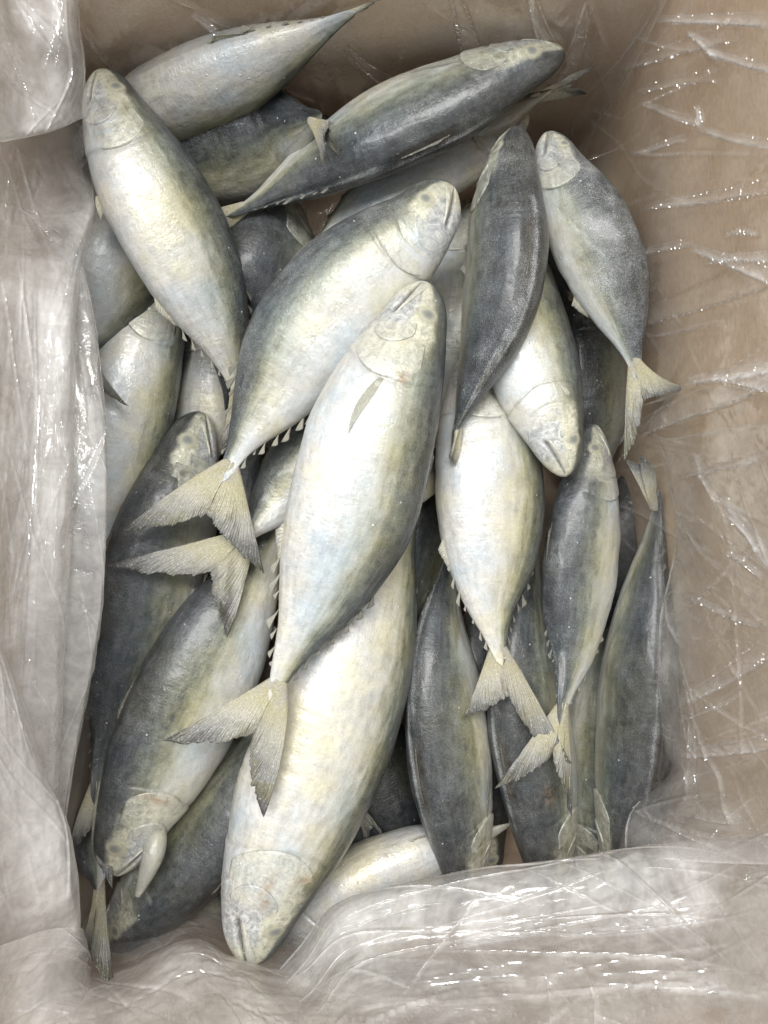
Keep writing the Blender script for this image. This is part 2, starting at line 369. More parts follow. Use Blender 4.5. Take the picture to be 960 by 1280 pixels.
# ------------------------------------------------------------------ plastic liner
bag = thing('plastic_liner', 'crumpled clear plastic bag lining the box and folded over its edges', 'plastic bag', (0, 0, BASE_Z))
def interp_grid(G, nu, nv):
    """G rows x cols x k control grid -> nu x nv x k, Catmull-Rom in both directions"""
    G = np.asarray(G, float)
    def along0(A, n):
        m = A.shape[0]; q = np.linspace(0, m-1, n); i = np.minimum(q.astype(int), m-2); t = (q-i).reshape(-1, *([1]*(A.ndim-1)))
        A2 = np.concatenate([2*A[:1]-A[1:2], A, 2*A[-1:]-A[-2:-1]], 0)
        a, b, c, d = A2[i], A2[i+1], A2[i+2], A2[i+3]
        return 0.5*((2*b)+(-a+c)*t+(2*a-5*b+4*c-d)*t*t+(-a+3*b-3*c+d)*t**3)
    A = along0(G, nu); A = np.swapaxes(A, 0, 1); A = along0(A, nv); return np.swapaxes(A, 0, 1)

def sheet(G, nu, nv, seed, milk=0.5, amp=2.0, cell=0.03, aniso=(1, 2.5), ang=0.0, ntent=40, tlen=0.10, tdir=0.0, tspread=0.6, creases=(), ridge_h=0.5, tmilk=0.15, glint=0.6, rim=1.0):
    A = interp_grid(G, nu, nv)
    px, py, z = A[..., 0], A[..., 1], A[..., 2]
    mk = A[..., 3] if A.shape[-1] > 3 else np.full(px.shape, milk)
    k = SPAN/960.0*(H-z)/H
    X = np.stack([(px-480)*k, -(py-640)*k, z], -1)
    du = np.gradient(X, axis=0); dv = np.gradient(X, axis=1)
    N = np.cross(du, dv); N /= (np.linalg.norm(N, axis=-1, keepdims=True)+1e-12)
    if N[..., 2].mean() < 0: N = -N
    su = np.cumsum(np.linalg.norm(du, axis=-1).mean(1)); sv = np.cumsum(np.linalg.norm(dv, axis=-1).mean(0))
    U, Vv = np.meshgrid(su, sv, indexing='ij')
    eb = np.minimum(np.minimum(U, su[-1]-U), np.minimum(Vv, sv[-1]-Vv))
    rs = np.random.RandomState(seed)
    ca_, sa_ = math.cos(ang), math.sin(ang)
    wx = U + 0.012*(fbm(U*30, Vv*30, seed+5)-.5); wy = Vv + 0.012*(fbm(U*30+9, Vv*30+4, seed+6)-.5)
    a1 = (wx*ca_+wy*sa_)/(cell*aniso[0]); b1 = (-wx*sa_+wy*ca_)/(cell*aniso[1])
    h = worley(a1+20, b1+20, seed+1)*1.0 + worley(a1*2.3+31, b1*1.9+17, seed+2)*0.55 + worley(a1*5+3, b1*4.2+7, seed+3)*0.24
    h = (h-h.mean())
    h += 0.7*(fbm(U*14, Vv*14, seed+8)-.5)
    h *= amp*MM*0.75
    tm = np.zeros_like(h); cr = np.zeros_like(h)
    for _ in range(ntent):
        cx, cy = rs.uniform(0, su[-1]), rs.uniform(0, sv[-1]); an = tdir + rs.normal(0, tspread)
        L = tlen*rs.uniform(0.4, 1.8); wd = rs.uniform(0.0008, 0.0035); ht = rs.uniform(0.3, 1.2)*wd*0.45
        du_ = (U-cx)*math.cos(an)+(Vv-cy)*math.sin(an); dn = -(U-cx)*math.sin(an)+(Vv-cy)*math.cos(an)
        win = np.clip(1-np.abs(du_)/(L*0.5), 0, 1); sh = dn/(wd*(0.25+0.75*np.clip(.5+du_/L, 0, 1))+1e-5)
        fold = np.where(sh > 0, np.clip(1-sh, 0, 1), np.clip(1+sh*3.5, 0, 1))*win**.5
        h += fold*ht*1.8*ridge_h; tm = np.maximum(tm, fold*rs.uniform(0.1, 1))
    for (x0, y0, x1, y1, wd, ht, m) in creases:      # long folds seen in the photograph, px units; bright reflections painted in as milk
        L = math.hypot(x1-x0, y1-y0); ex, ey = (x1-x0)/L, (y1-y0)/L
        s = ((px-x0)*ex+(py-y0)*ey)/L; dn = -(px-x0)*ey+(py-y0)*ex
        dn = dn + 3*np.sin(s*4+x0)
        win = np.clip(np.minimum(s, 1-s)*6, 0, 1); wl = wd*(0.35+0.65*np.clip(s, 0, 1))
        band = (np.abs(dn) < wl)*win*(0.55+0.45*np.clip(dn/wl, -1, 1))
        e1 = np.clip(1-np.abs(dn-wl)/2.6, 0, 1)*win; e2 = np.clip(1-np.abs(dn+wl)/2.2, 0, 1)*win*.6
        h += (band*0.25+e1*.5+e2*.4)*ht*MM*ridge_h; mk = mk + band*m*0.95 + (e1+e2)*m*0.9
        cr = np.maximum(cr, np.maximum(np.maximum(e1, e2), band*min(1, m*2.2)*.5*(vnoise(px*.05, py*.05, seed+3) > .45)))
    mk = mk*np.where(mk > .3, 0.80, 0.9) + tm*tmilk
    edge_highlight = np.exp(-(eb/0.0011)**2)*rim; mk = mk + edge_highlight*.35; cr = np.maximum(cr, edge_highlight*.35)  # bright edge highlight painted in as extra milk along the border
    N = N + np.array([0, 0, 0.5]); N /= np.linalg.norm(N, axis=-1, keepdims=True)
    h *= 0.25+0.75*np.clip(eb/0.010, 0, 1)
    X = X + N*h[..., None]
    V = X.reshape(-1, 3) - np.array([0, 0, BASE_Z])
    fd = math.cos(tdir), math.sin(tdir)
    flow = np.stack([(U*fd[0]+Vv*fd[1])*22, (-U*fd[1]+Vv*fd[0])*110, U*0+seed], -1).reshape(-1, 3)
    me = mesh_from('film_sheet', V, grid_faces(nu, nv), M_FILM, attrs={'milk': np.clip(mk, 0, 1), 'crisp': np.clip(np.maximum(cr, tm*tm*glint), 0, 1)})
    at = me.attributes.new('flow', 'FLOAT_VECTOR', 'POINT'); at.data.foreach_set('vector', flow.astype(np.float32).ravel())
    return link('film_sheet', me, bag)

# far-side liner (clear), rows go down the picture
G = []
for z, inn in ((.16, .004), (.10, .006), (.05, .008), (.0, .010), (-.05, .012), (-.10, .014), (-.15, .02)):
    G.append([wallpt(0, u, z, inn + .004*math.sin(u*9+z*40)) + (m,) for u, m in ((.01, .12), (.15, .10), (.35, .07), (.55, .07), (.75, .08), (.9, .14), (.99, .16))])
sheet(G, 260, 300, 11, ridge_h=.9, amp=1.2, cell=0.04, aniso=(2.2, 0.8), ntent=60, tlen=.10, tdir=0.2, tspread=.5, tmilk=.2,
      creases=[(560, -20, 600, 90, 14, 1.2, .15), (655, -20, 690, 60, 10, 1.5, .3), (740, 0, 700, 120, 12, 1.5, .25), (430, 60, 500, 110, 8, 1, .1), (240, 20, 300, 60, 5, 1, .15)])
# right-hand liner along the wall (clear)
G = []
for u in (.005, .12, .25, .38, .5, .62, .75, .88, .99):
    G.append([wallpt(1, u, z, inn + .003*math.sin(u*13+z*50)) + (m,) for z, inn, m in ((-.15, .02, .03), (-.10, .014, .05), (-.05, .011, .06), (.0, .009, .07), (.04, .008, .08), (.08, .008, .08), (.12, .007, .08), (.16, .006, .08))])
sheet(G, 520, 340, 23, glint=.9, ridge_h=1.15, amp=1.7, cell=0.034, aniso=(0.8, 2.6), ang=0.25, ntent=75, tlen=.17, tdir=1.35, tspread=.30, tmilk=.26,
      creases=[(765, 85, 930, 40, 12, 2.2, .14), (785, 118, 905, 92, 8, 1.6, .10), (815, 20, 970, 30, 9, 2.6, .5), (855, 40, 905, 74, 6, 2.4, .45), (875, 66, 975, 84, 7, 2.4, .5), (868, 132, 880, 158, 4, 2.0, .4),  # the milkiest folds stand for white reflections
               (870, 160, 980, 184, 7, 2.2, .5), (800, 130, 880, 152, 6, 1.8, .3), (800, 262, 970, 228, 9, 2.2, .3), (775, 410, 970, 330, 22, 1.6, .10), (862, 312, 975, 345, 10, 2.6, .55), (880, 330, 965, 318, 6, 2.4, .5), (905, 296, 950, 288, 4, 2.2, .45),
               (800, 540, 975, 448, 24, 2.4, .32), (850, 482, 970, 452, 9, 2.6, .55), (880, 474, 970, 480, 8, 2.6, .5), (900, 620, 975, 710, 9, 2.4, .35), (850, 600, 970, 560, 5, 2, .2), (790, 190, 860, 175, 4, 2, .25), (760, 330, 870, 300, 5, 2, .2)])
# near and left liner against the boards
for side, sd in ((2, 29), (3, 31)):
    G = []
    for u in (.005, .12, .25, .38, .5, .62, .75, .88, .995):
        G.append([wallpt(side, u, z, inn + .003*math.sin(u*13+z*50)) + (.14,) for z, inn in ((-.15, .02), (-.10, .014), (-.05, .011), (.0, .007), (.04, .005), (.08, .005), (.12, .005), (.16, .005))])
    sheet(G, 260, 160, sd, amp=1.2, cell=0.034, aniso=(0.8, 2.2), ang=0.25, ntent=50, tlen=.08, tdir=1.35, tspread=.5, tmilk=.2)
# right-hand lower billow, milky edge over the fish
sheet([[(815, 540, -.03, .05), (835, 548, -.01, .08), (880, 540, .03, .04), (940, 530, .07, .05), (1020, 520, .11, .05)],
       [(838, 620, -.04, .30), (848, 622, -.01, .30), (880, 620, .03, .10), (940, 610, .07, .08), (1020, 610, .11, .1)],
       [(842, 690, -.04, .30), (853, 690, -.01, .30), (885, 690, .03, .12), (945, 680, .07, .12), (1020, 680, .11, .1)],
       [(822, 780, -.04, .34), (834, 780, -.01, .34), (880, 785, .03, .08), (945, 780, .07, .08), (1020, 780, .11, .1)],
       [(820, 860, -.04, .34), (832, 860, -.01, .34), (875, 865, .03, .08), (945, 865, .07, .10), (1020, 860, .11, .1)],
       [(826, 930, -.05, .32), (838, 930, -.01, .32), (870, 930, .02, .12), (940, 930, .06, .08), (1020, 930, .1, .1)],
       [(835, 966, -.05, .24), (845, 966, -.02, .24), (870, 970, .0, .2), (940, 980, .05, .1), (1020, 980, .1, .1)],
       [(788, 1010, -.05, .24), (800, 1012, -.03, .24), (845, 1015, .0, .22), (930, 1020, .05, .2), (1020, 1020, .1, .2)],
       [(774, 1062, -.05, .25), (785, 1066, -.03, .25), (840, 1075, .0, .3), (930, 1080, .05, .3), (1020, 1080, .1, .2)]],
      300, 200, 37, ridge_h=1.0, amp=2.0, cell=0.03, aniso=(0.9, 2.2), ang=0.4, ntent=70, tlen=.09, tdir=1.1, tspread=.5, tmilk=.25,
      creases=[(845, 880, 970, 805, 13, 1.8, .22), (850, 945, 970, 922, 10, 2.0, .35), (850, 905, 930, 860, 4, 1.8, .1), (850, 745, 960, 780, 6, 2.0, .3), (905, 690, 960, 720, 5, 2, .3),
               (870, 560, 905, 640, 6, 2, .3), (905, 640, 960, 690, 7, 2.4, .35), (850, 1015, 930, 1008, 20, 1.6, .15), (862, 900, 868, 1010, 8, 1.6, .2), (850, 655, 885, 690, 5, 2, .2)])
# left upper flap, bright milky
sheet([[(-80, -60, .12, .6), (20, -60, .07, .6), (88, -60, .05, .5), (98, -60, .03, .3)],
       [(-80, 30, .12, .55), (20, 30, .07, .65), (90, 30, .05, .4), (100, 30, .02, .2)],
       [(-80, 100, .12, .6), (20, 100, .065, .62), (96, 95, .04, .45), (106, 90, .02, .3)],
       [(-80, 178, .12, .6), (0, 168, .065, .62), (70, 155, .045, .55), (108, 136, .02, .45)],
       [(-80, 186, .11, .6), (0, 177, .055, .6), (62, 165, .04, .5), (106, 146, .01, .4)]],
      160, 120, 51, amp=1.8, cell=0.03, aniso=(2.2, 0.9), ntent=34, tlen=.07, tdir=0.5, tspread=.5, creases=[(75, 0, 60, 90, 7, 1.8, .2), (30, 0, 45, 40, 6, 1.5, .2)])
# left main sheet
sheet([[(-90, 120, .11, .35), (-10, 120, .05, .3), (50, 130, -.03, .18), (90, 140, -.06, .1), (100, 145, -.09, .1)],
       [(-90, 200, .11, .4), (-10, 200, .05, .35), (50, 205, .0, .25), (104, 205, -.03, .15), (112, 205, -.07, .1)],
       [(-90, 260, .11, .45), (-10, 260, .04, .4), (50, 262, .01, .35), (116, 250, -.005, .4), (112, 252, -.05, .3)],
       [(-90, 330, .11, .55), (-10, 330, .05, .5), (50, 330, .025, .5), (102, 326, .01, .5), (98, 328, -.04, .4)],
       [(-90, 400, .11, .7), (-10, 400, .06, .7), (45, 400, .035, .7), (93, 400, .02, .6), (88, 400, -.03, .5)],
       [(-90, 520, .11, .7), (-10, 520, .06, .72), (45, 520, .035, .62), (92, 520, .02, .5), (86, 520, -.03, .5)],
       [(-90, 650, .11, .55), (-10, 650, .06, .55), (40, 650, .035, .55), (88, 650, .02, .4), (84, 650, -.03, .4)],
       [(-90, 800, .11, .5), (-10, 800, .05, .5), (30, 800, .03, .42), (80, 800, .015, .35), (76, 800, -.03, .3)],
       [(-90, 1000, .11, .5), (-10, 1000, .05, .5), (25, 1000, .02, .42), (72, 1000, .0, .35), (68, 1000, -.04, .3)],
       [(-90, 1180, .11, .5), (-10, 1180, .05, .5), (25, 1180, .02, .42), (70, 1180, -.01, .35), (66, 1180, -.05, .3)]],
      420, 150, 61, amp=1.7, cell=0.020, aniso=(2.8, 0.8), ang=-0.15, ntent=80, tlen=.09, tdir=0.05, tspread=.35, tmilk=.25,
      creases=[(105, 290, 60, 400, 8, 1.6, .2), (60, 420, 30, 900, 9, 1.8, .15), (75, 450, 62, 700, 6, 2.0, .2), (20, 260, 80, 300, 6, 1.2, .1)])
# second layer: the bright rolled strip beside the fish
sheet([[(10, 320, .0, .4), (60, 325, .005, .35), (98, 332, .008, .35), (106, 336, .0, .3), (98, 338, -.04, .2)],
       [(10, 420, .01, .4), (60, 420, .012, .35), (112, 420, .012, .40), (121, 422, .0, .42), (110, 424, -.04, .3)],
       [(10, 520, .01, .4), (60, 520, .015, .35), (122, 520, .015, .42), (131, 522, .002, .45), (120, 524, -.04, .3)],
       [(10, 640, .01, .4), (60, 640, .015, .35), (124, 640, .013, .40), (133, 640, .002, .45), (122, 640, -.04, .3)],
       [(10, 770, .01, .4), (55, 770, .012, .35), (116, 770, .01, .38), (126, 770, .0, .42), (116, 770, -.04, .3)],
       [(0, 880, .0, .4), (45, 880, .005, .38), (95, 880, .0, .40), (106, 880, -.01, .42), (98, 880, -.05, .3)],
       [(0, 980, .0, .4), (35, 980, .0, .38), (78, 980, -.005, .40), (88, 980, -.015, .42), (80, 980, -.06, .3)],
       [(0, 1060, .0, .4), (25, 1060, .0, .38), (66, 1060, -.01, .40), (76, 1060, -.02, .42), (70, 1060, -.06, .3)]],
      420, 120, 73, amp=1.5, cell=0.022, aniso=(3.0, 0.7), ntent=90, tlen=.07, tdir=0.0, tspread=.25, tmilk=.35,
      creases=[(100, 430, 118, 560, 4, 1.8, .3), (70, 560, 60, 640, 5, 1.6, .3)])
# lower left front fold
sheet([[(-90, 700, .12, .55), (-40, 730, .07, .55), (-20, 760, .05, .5), (-12, 770, .03, .4)],
       [(-90, 820, .12, .6), (-30, 830, .07, .6), (12, 840, .05, .6), (20, 842, .02, .5)],
       [(-90, 940, .12, .6), (-20, 945, .07, .62), (42, 950, .045, .62), (50, 950, .015, .5)],
       [(-90, 1030, .12, .62), (-10, 1032, .065, .62), (76, 1030, .035, .62), (84, 1030, .005, .5)],
       [(-90, 1100, .12, .62), (-5, 1100, .06, .62), (88, 1100, .03, .62), (96, 1102, .0, .5)],
       [(-90, 1160, .12, .62), (0, 1160, .05, .62), (92, 1160, .02, .6), (100, 1164, -.01, .5)],
       [(-90, 1220, .12, .6), (0, 1215, .03, .55), (88, 1200, .0, .5), (94, 1204, -.03, .4)]],
      260, 150, 83, amp=1.5, cell=0.018, aniso=(2.2, 0.9), ang=-0.3, ntent=46, tlen=.08, tdir=0.2, tspread=.35, tmilk=.15)
# bottom left radiating folds
sheet([[(-90, 1205, .12, .6), (0, 1182, .06, .65), (60, 1162, .035, .62), (100, 1160, .01, .5), (104, 1166, -.03, .4)],
       [(-90, 1250, .12, .65), (0, 1215, .055, .65), (65, 1190, .03, .62), (106, 1190, .005, .5), (112, 1196, -.03, .4)],
       [(-90, 1300, .11, .65), (0, 1260, .05, .6), (60, 1225, .03, .6), (104, 1215, .0, .5), (118, 1222, -.03, .4)],
       [(-90, 1400, .11, .65), (0, 1340, .05, .6), (70, 1300, .03, .6), (120, 1280, .01, .5), (145, 1290, -.02, .4)]],
      130, 150, 91, amp=1.3, cell=0.02, aniso=(0.9, 2.4), ang=0.35, ntent=50, tlen=.06, tdir=1.25, tspread=.25, tmilk=.3)
# bottom near sheet, left half (pinkish, over the cardboard)
sheet([[(60, 1150, -.10, .3), (150, 1150, -.11, .35), (235, 1135, -.11, .35), (290, 1150, -.11, .4), (345, 1160, -.10, .4), (420, 1180, -.08, .4), (520, 1200, -.05, .4), (640, 1215, -.03, .04)],
       [(60, 1212, -.03, .4), (150, 1204, -.055, .45), (235, 1170, -.06, .5), (290, 1188, -.05, .55), (345, 1205, -.04, .6), (420, 1225, -.02, .6), (520, 1240, .0, .55), (640, 1250, .01, .04)],
       [(60, 1222, -.01, .45), (150, 1216, -.02, .5), (235, 1182, -.02, .52), (290, 1203, -.018, .58), (345, 1227, -.01, .62), (420, 1252, .0, .6), (520, 1268, .015, .55), (640, 1276, .02, .04)],
       [(50, 1290, .035, .45), (150, 1270, .03, .55), (235, 1240, .015, .55), (290, 1250, .02, .6), (345, 1270, .03, .6), (420, 1290, .04, .6), (520, 1300, .045, .55), (640, 1310, .045, .04)],
       [(30, 1400, .11, .55), (150, 1400, .11, .55), (235, 1400, .11, .55), (290, 1400, .11, .55), (345, 1400, .11, .55), (420, 1400, .11, .55), (520, 1400, .11, .55), (640, 1400, .11, .04)]],
      150, 380, 97, amp=1.7, cell=0.018, aniso=(0.8, 2.4), ang=0.5, ntent=60, tlen=.08, tdir=1.0, tspread=.5, tmilk=.25)
# bottom near sheet, main (milky band with folded front edge)
sheet([[(318, 1240, -.05, .3), (372, 1185, -.05, .3), (430, 1125, -.05, .3), (560, 1096, -.05, .35), (680, 1080, -.05, .45), (800, 1060, -.04, .5), (900, 1052, -.01, .5), (1040, 1044, .105, .5)],
       [(320, 1246, -.03, .35), (376, 1190, -.025, .38), (434, 1129, -.02, .42), (562, 1099, -.018, .5), (682, 1083, -.015, .55), (802, 1063, -.01, .6), (900, 1055, .015, .6), (1040, 1047, .11, .6)],
       [(335, 1275, .02, .30), (385, 1235, .0, .38), (440, 1175, -.005, .50), (565, 1150, .0, .60), (685, 1135, .0, .62), (805, 1118, .01, .64), (900, 1110, .03, .62), (1040, 1110, .115, .6)],
       [(350, 1310, .055, .30), (400, 1270, .035, .30), (450, 1220, .015, .38), (570, 1200, .015, .42), (690, 1190, .02, .45), (810, 1180, .03, .45), (900, 1180, .04, .45), (1040, 1180, .115, .5)],
       [(350, 1400, .12, .4), (410, 1400, .12, .4), (460, 1400, .12, .4), (575, 1400, .12, .4), (695, 1400, .12, .4), (815, 1400, .12, .4), (910, 1400, .12, .4), (1040, 1400, .12, .4)]],
      240, 460, 103, ridge_h=.8, amp=1.9, cell=0.028, aniso=(0.9, 3.0), ang=0.2, ntent=90, tlen=.10, tdir=1.5, tspread=.4, tmilk=.28,
      creases=[(420, 1160, 560, 1120, 8, 1.5, .15), (560, 1185, 700, 1150, 9, 1.8, .2), (700, 1170, 900, 1140, 8, 1.8, .2), (740, 1222, 960, 1235, 16, 2.8, .4), (735, 1220, 750, 1285, 5, 2.4, .3), (520, 1230, 660, 1215, 9, 1.8, .15),
               (930, 1100, 968, 1090, 6, 2, .3), (690, 1215, 700, 1285, 16, 2.0, .2)])
# liner over the box base
sheet([[(-20, 120, -.155), (480, 120, -.155), (900, 120, -.155)], [(-20, 640, -.157), (480, 640, -.157), (900, 640, -.157)], [(-20, 1180, -.155), (480, 1180, -.155), (900, 1180, -.155)]],
      60, 60, 7, milk=.1, amp=1.5)

# ------------------------------------------------------------------ fish
NR = 200; NC = 88
ts = np.concatenate([np.linspace(0, 1, 16)**2*0.03, np.linspace(0.03, 0.32, 94)[1:], np.linspace(0.32, 1.0, NR-16-93+1)[1:]])
NRr = len(ts)
th = np.linspace(0, 2*np.pi, NC, endpoint=False)
PX = [0, .004, .012, .03, .06, .10, .15, .22, .30, .38, .48, .58, .68, .77, .85, .91, .955, .985, 1.0]
PDor = [0, .10, .18, .28, .39, .50, .62, .76, .89, .97, 1.0, .945, .80, .59, .36, .215, .135, .085, .012]
PVen = [0, .09, .16, .26, .38, .51, .65, .80, .92, .99, 1.0, .94, .79, .58, .35, .21, .135, .085, .012]
PW = [0, .12, .21, .32, .46, .60, .73, .87, .96, 1.0, .98, .91, .74, .52, .31, .14, .07, .028, .004]

class Fish:
    def __init__(s, pts, w, roll, thick=0.62, seed=0, blunt=0.0):
        path = catmull([P(*p) for p in pts])
        s.ts = ts
        s.c, s.L = resample(path, ts)
        T = np.gradient(s.c, ts, axis=0)
        k = np.ones(7)/7
        T = np.stack([np.convolve(np.pad(T[:, i], 3, mode='edge'), k, 'valid') for i in range(3)], 1)
        T /= np.linalg.norm(T, axis=1, keepdims=True)
        Z = np.array([0, 0, 1.0])
        Rt = np.cross(T, Z); Rt /= np.linalg.norm(Rt, axis=1, keepdims=True)
        Up = np.cross(Rt, T)
        if not isinstance(roll, (tuple, list)): roll = (roll, roll)
        r = np.radians(np.interp(ts, np.linspace(0, 1, len(roll)), roll))[:, None]
        s.T = T; s.D = np.cos(r)*Rt + np.sin(r)*Up; s.W = np.cross(s.D, T)
        zc = np.mean([p[2] for p in pts]); wm = w*SPAN/960*(H-zc)/H
        rm = np.mean(roll)*math.pi/180
        hd = wm/math.sqrt(math.cos(rm)**2 + (thick*math.sin(rm))**2)
        s.hd0 = hd
        q = ts
        s.dor = smoothcurve(PX, PDor, q)*hd; s.ven = smoothcurve(PX, PVen, q)*hd
        if blunt:
            bl = 1 + blunt*gauss(q-0.03, 0.06); s.dor *= bl; s.ven *= bl
        s.wid = smoothcurve(PX, PW, q)*hd*thick
        s.seed = seed
    def frame(s, t):
        g = lambda A: np.stack([np.interp(t, s.ts, A[:, i]) for i in range(3)], -1)
        return g(s.c), g(s.T), g(s.D), g(s.W), np.interp(t, s.ts, s.dor), np.interp(t, s.ts, s.ven), np.interp(t, s.ts, s.wid)
    def surf(s, t, a, off=0.0):
        """t along, a angle (0 dorsal, pi ventral), off metres outwards"""
        t = np.asarray(t, float); a = np.asarray(a, float)
        c, T, D, W, hd, hv, hw = s.frame(t)
        ca, sa = np.cos(a), np.sin(a)
        hh = np.where(ca > 0, hd, hv)
        e = 0.94
        x = hh*np.sign(ca)*np.abs(ca)**e; y = hw*np.sign(sa)*np.abs(sa)**0.98
        p = c + D*x[..., None] + W*y[..., None]
        n = D*(ca/np.maximum(hh, 1e-5))[..., None] + W*(sa/np.maximum(hw, 1e-5))[..., None]
        n /= np.linalg.norm(n, axis=-1, keepdims=True)+1e-12
        return p + n*np.asarray(off)[..., None] if np.ndim(off) else p + n*off, n

def body_mesh(f, frost, tone, shift, blood=(), wrinkle=0.0, gape=0.0, ridge=0):
    Tt, A = np.meshgrid(ts, th, indexing='ij')
    d = np.cos(A); L = f.L
    side = np.sin(A)
    # relief, in metres outwards
    tg = 0.222 + 0.034*(1-((d+0.05)/0.85)**2)
    latm = sstep(0.62, 0.40, d)
    edge = np.where(Tt < tg, np.exp(-(tg-Tt)/0.035), 0)
    h = 0.6*edge*latm*MM - 0.45*gauss(Tt-tg-0.004, 0.008)*latm*MM
    pre = 0.165 + 0.03*(1-((d+0.15)/0.7)**2)
    h -= 0.8*gauss(Tt-pre, 0.0045)*sstep(.35, .15, d)*sstep(-.85, -.6, d)*MM
    pre2 = 0.135 + 0.02*(1-((d+0.25)/0.6)**2)
    h -= 0.35*gauss(Tt-pre2, 0.0035)*sstep(.2, 0, d)*sstep(-.8, -.6, d)*MM
    dm = -0.22 - 3.9*Tt
    mouth = gauss(d-dm, 0.06+0.02*gape)*sstep(0.115, 0.095, Tt)*sstep(0.0, 0.012, Tt)
    h -= (2.2+1.2*gape)*mouth*MM
    dm2 = -0.02 - 4.2*Tt
    mx = gauss(d-dm2, 0.035)*sstep(.10, .085, Tt)*sstep(.012, .02, Tt)
    h -= 0.35*mx*MM
    h += 0.5*gauss(Tt-.085, .02)*gauss(d+.30, .13)*MM
    # hollow round the eye, raised brow
    ee = np.hypot((Tt-.092)*L, (np.abs(A-np.where(A > np.pi, 2*np.pi-1.22, 1.22)))*f.hd0*0.48)
    h += 0.15*gauss(ee-0.007, 0.0035)*MM
    dr = gauss(d-1.0, .02)*sstep(.31, .34, Tt)*sstep(.52, .46, Tt)
    h -= 0.9*dr*MM
    ri = gauss(d-1.0, .01)*sstep(.52, .56, Tt)*sstep(.9, .8, Tt); h += 0.5*ri*MM
    u = Tt*L; v = A*f.hd0*0.8
    h += 2.2*MM*(fbm(u*30+f.seed, np.abs(np.sin(A/2))*3+f.seed, 100+f.seed)-.45)*sstep(0, .08, Tt)*sstep(1, .9, Tt)*1.0
    if wrinkle:
        ph = u*520+6*fbm(u*40, v*40, 5+f.seed)+1.6*d
        h -= wrinkle*MM*np.clip(np.sin(ph)-.72, 0, 1)*3*sstep(.3, .36, Tt)*sstep(.85, .6, Tt)*sstep(.45, .1, d)*sstep(.35, .6, fbm(u*30, v*60, 77))
    p, n = f.surf(Tt, A)
    p = p + n*h[..., None]
    V = p.reshape(-1, 3)
    F = grid_faces(NRr, NC, wrap=True)
    V = np.vstack([V, f.c[-1] + f.T[-1]*0.001]); e = NRr*NC
    base = (NRr-1)*NC; j = np.arange(0, NC, 2)
    cap = np.stack([base+j, base+(j+1) % NC, base+(j+2) % NC, np.full(len(j), e)], -1)
    F = np.vstack([F, cap])[:, ::-1]
    groove = 0.95*mouth + 0.22*gauss(Tt-tg-.004, .005)*latm*(.4+fbm(u*50, v*50, 9)) + 0.30*gauss(Tt-pre, .004)*sstep(.35, .15, d)*sstep(-.85, -.6, d) + 0.75*dr + .3*mx
    nz = fbm(u*60+f.seed, v*60, 30+f.seed)
    cheek = sstep(0.20, 0.13, Tt+(nz-.5)*.10)*sstep(.62, .40, d+(nz-.5)*.3)*sstep(0, .02, Tt)
    lips = gauss(Tt, .02)*.5
    bl = np.zeros_like(Tt)
    for (bt, bd, bs, bw) in blood:
        bl = np.maximum(bl, 0.7*gauss((Tt-bt)*L, bs)*gauss((d-bd)*f.hd0, bw)*(side*1 > -9))
    ext = lambda x, q=0.0: np.append(x.ravel(), q)
    mark = np.stack([ext(np.clip(groove, 0, .9)), ext(np.clip(cheek, 0, 1)), ext(np.clip(bl*1.3, 0, 1)), np.ones(len(V))], 1)
    par = np.tile(np.array([frost, tone, shift, 1.0]), (len(V), 1))
    if ridge: par[:, 0] += ext(.75*gauss(A-.20, .07)*sstep(.2, .3, Tt)*(.3+fbm(u*60, v*20, 12)) + .5*gauss(d-1, .006)*sstep(.5, .56, Tt))
    # darker mid-back in the crown of the head
    jowl = sstep(.05, -.10, d+(nz-.5)*.3+(Tt-.1)*.8)*sstep(.03, .07, Tt)
    return V, F, dict(attrs={'t': ext(Tt, 1), 'd': ext(d, 0), 'jowl': ext(jowl, 0)}, cols={'mark': mark, 'par': par}, uv=np.stack([ext(u, L), ext(v, 0)], 1))

def add(fishroot, name, V, F, mat, **kw):
    V = np.asarray(V) - np.array(fishroot.location)
    return link(name, mesh_from(name, V, F, mat, **kw), fishroot)

def strip_solid(Pt, Nn, thk, along, across, dark=0.0):
    """grid Pt (nu,nv,3) -> closed thin solid"""
    nu, nv = Pt.shape[:2]; thk = np.broadcast_to(thk, (nu, nv))[..., None]
    V = np.vstack([(Pt+Nn*thk/2).reshape(-1, 3), (Pt-Nn*thk/2).reshape(-1, 3)]); n = nu*nv
    F = [grid_faces(nu, nv), grid_faces(nu, nv, off=n)[:, ::-1]]; idx = np.arange(n).reshape(nu, nv)
    for ln in (idx[0], idx[-1][::-1], idx[:, 0][::-1], idx[:, -1]): F.append(np.stack([ln[:-1], ln[1:], ln[1:]+n, ln[:-1]+n], -1)[:, ::-1])
    at = dict(along=np.tile(along.ravel(), 2), across=np.tile(across.ravel(), 2), dark=np.full(2*n, dark))
    return V, np.vstack(F), at

def bez(a, b, c, t):
    t = t[:, None]; return a*(1-t)**2 + 2*b*t*(1-t) + c*t*t

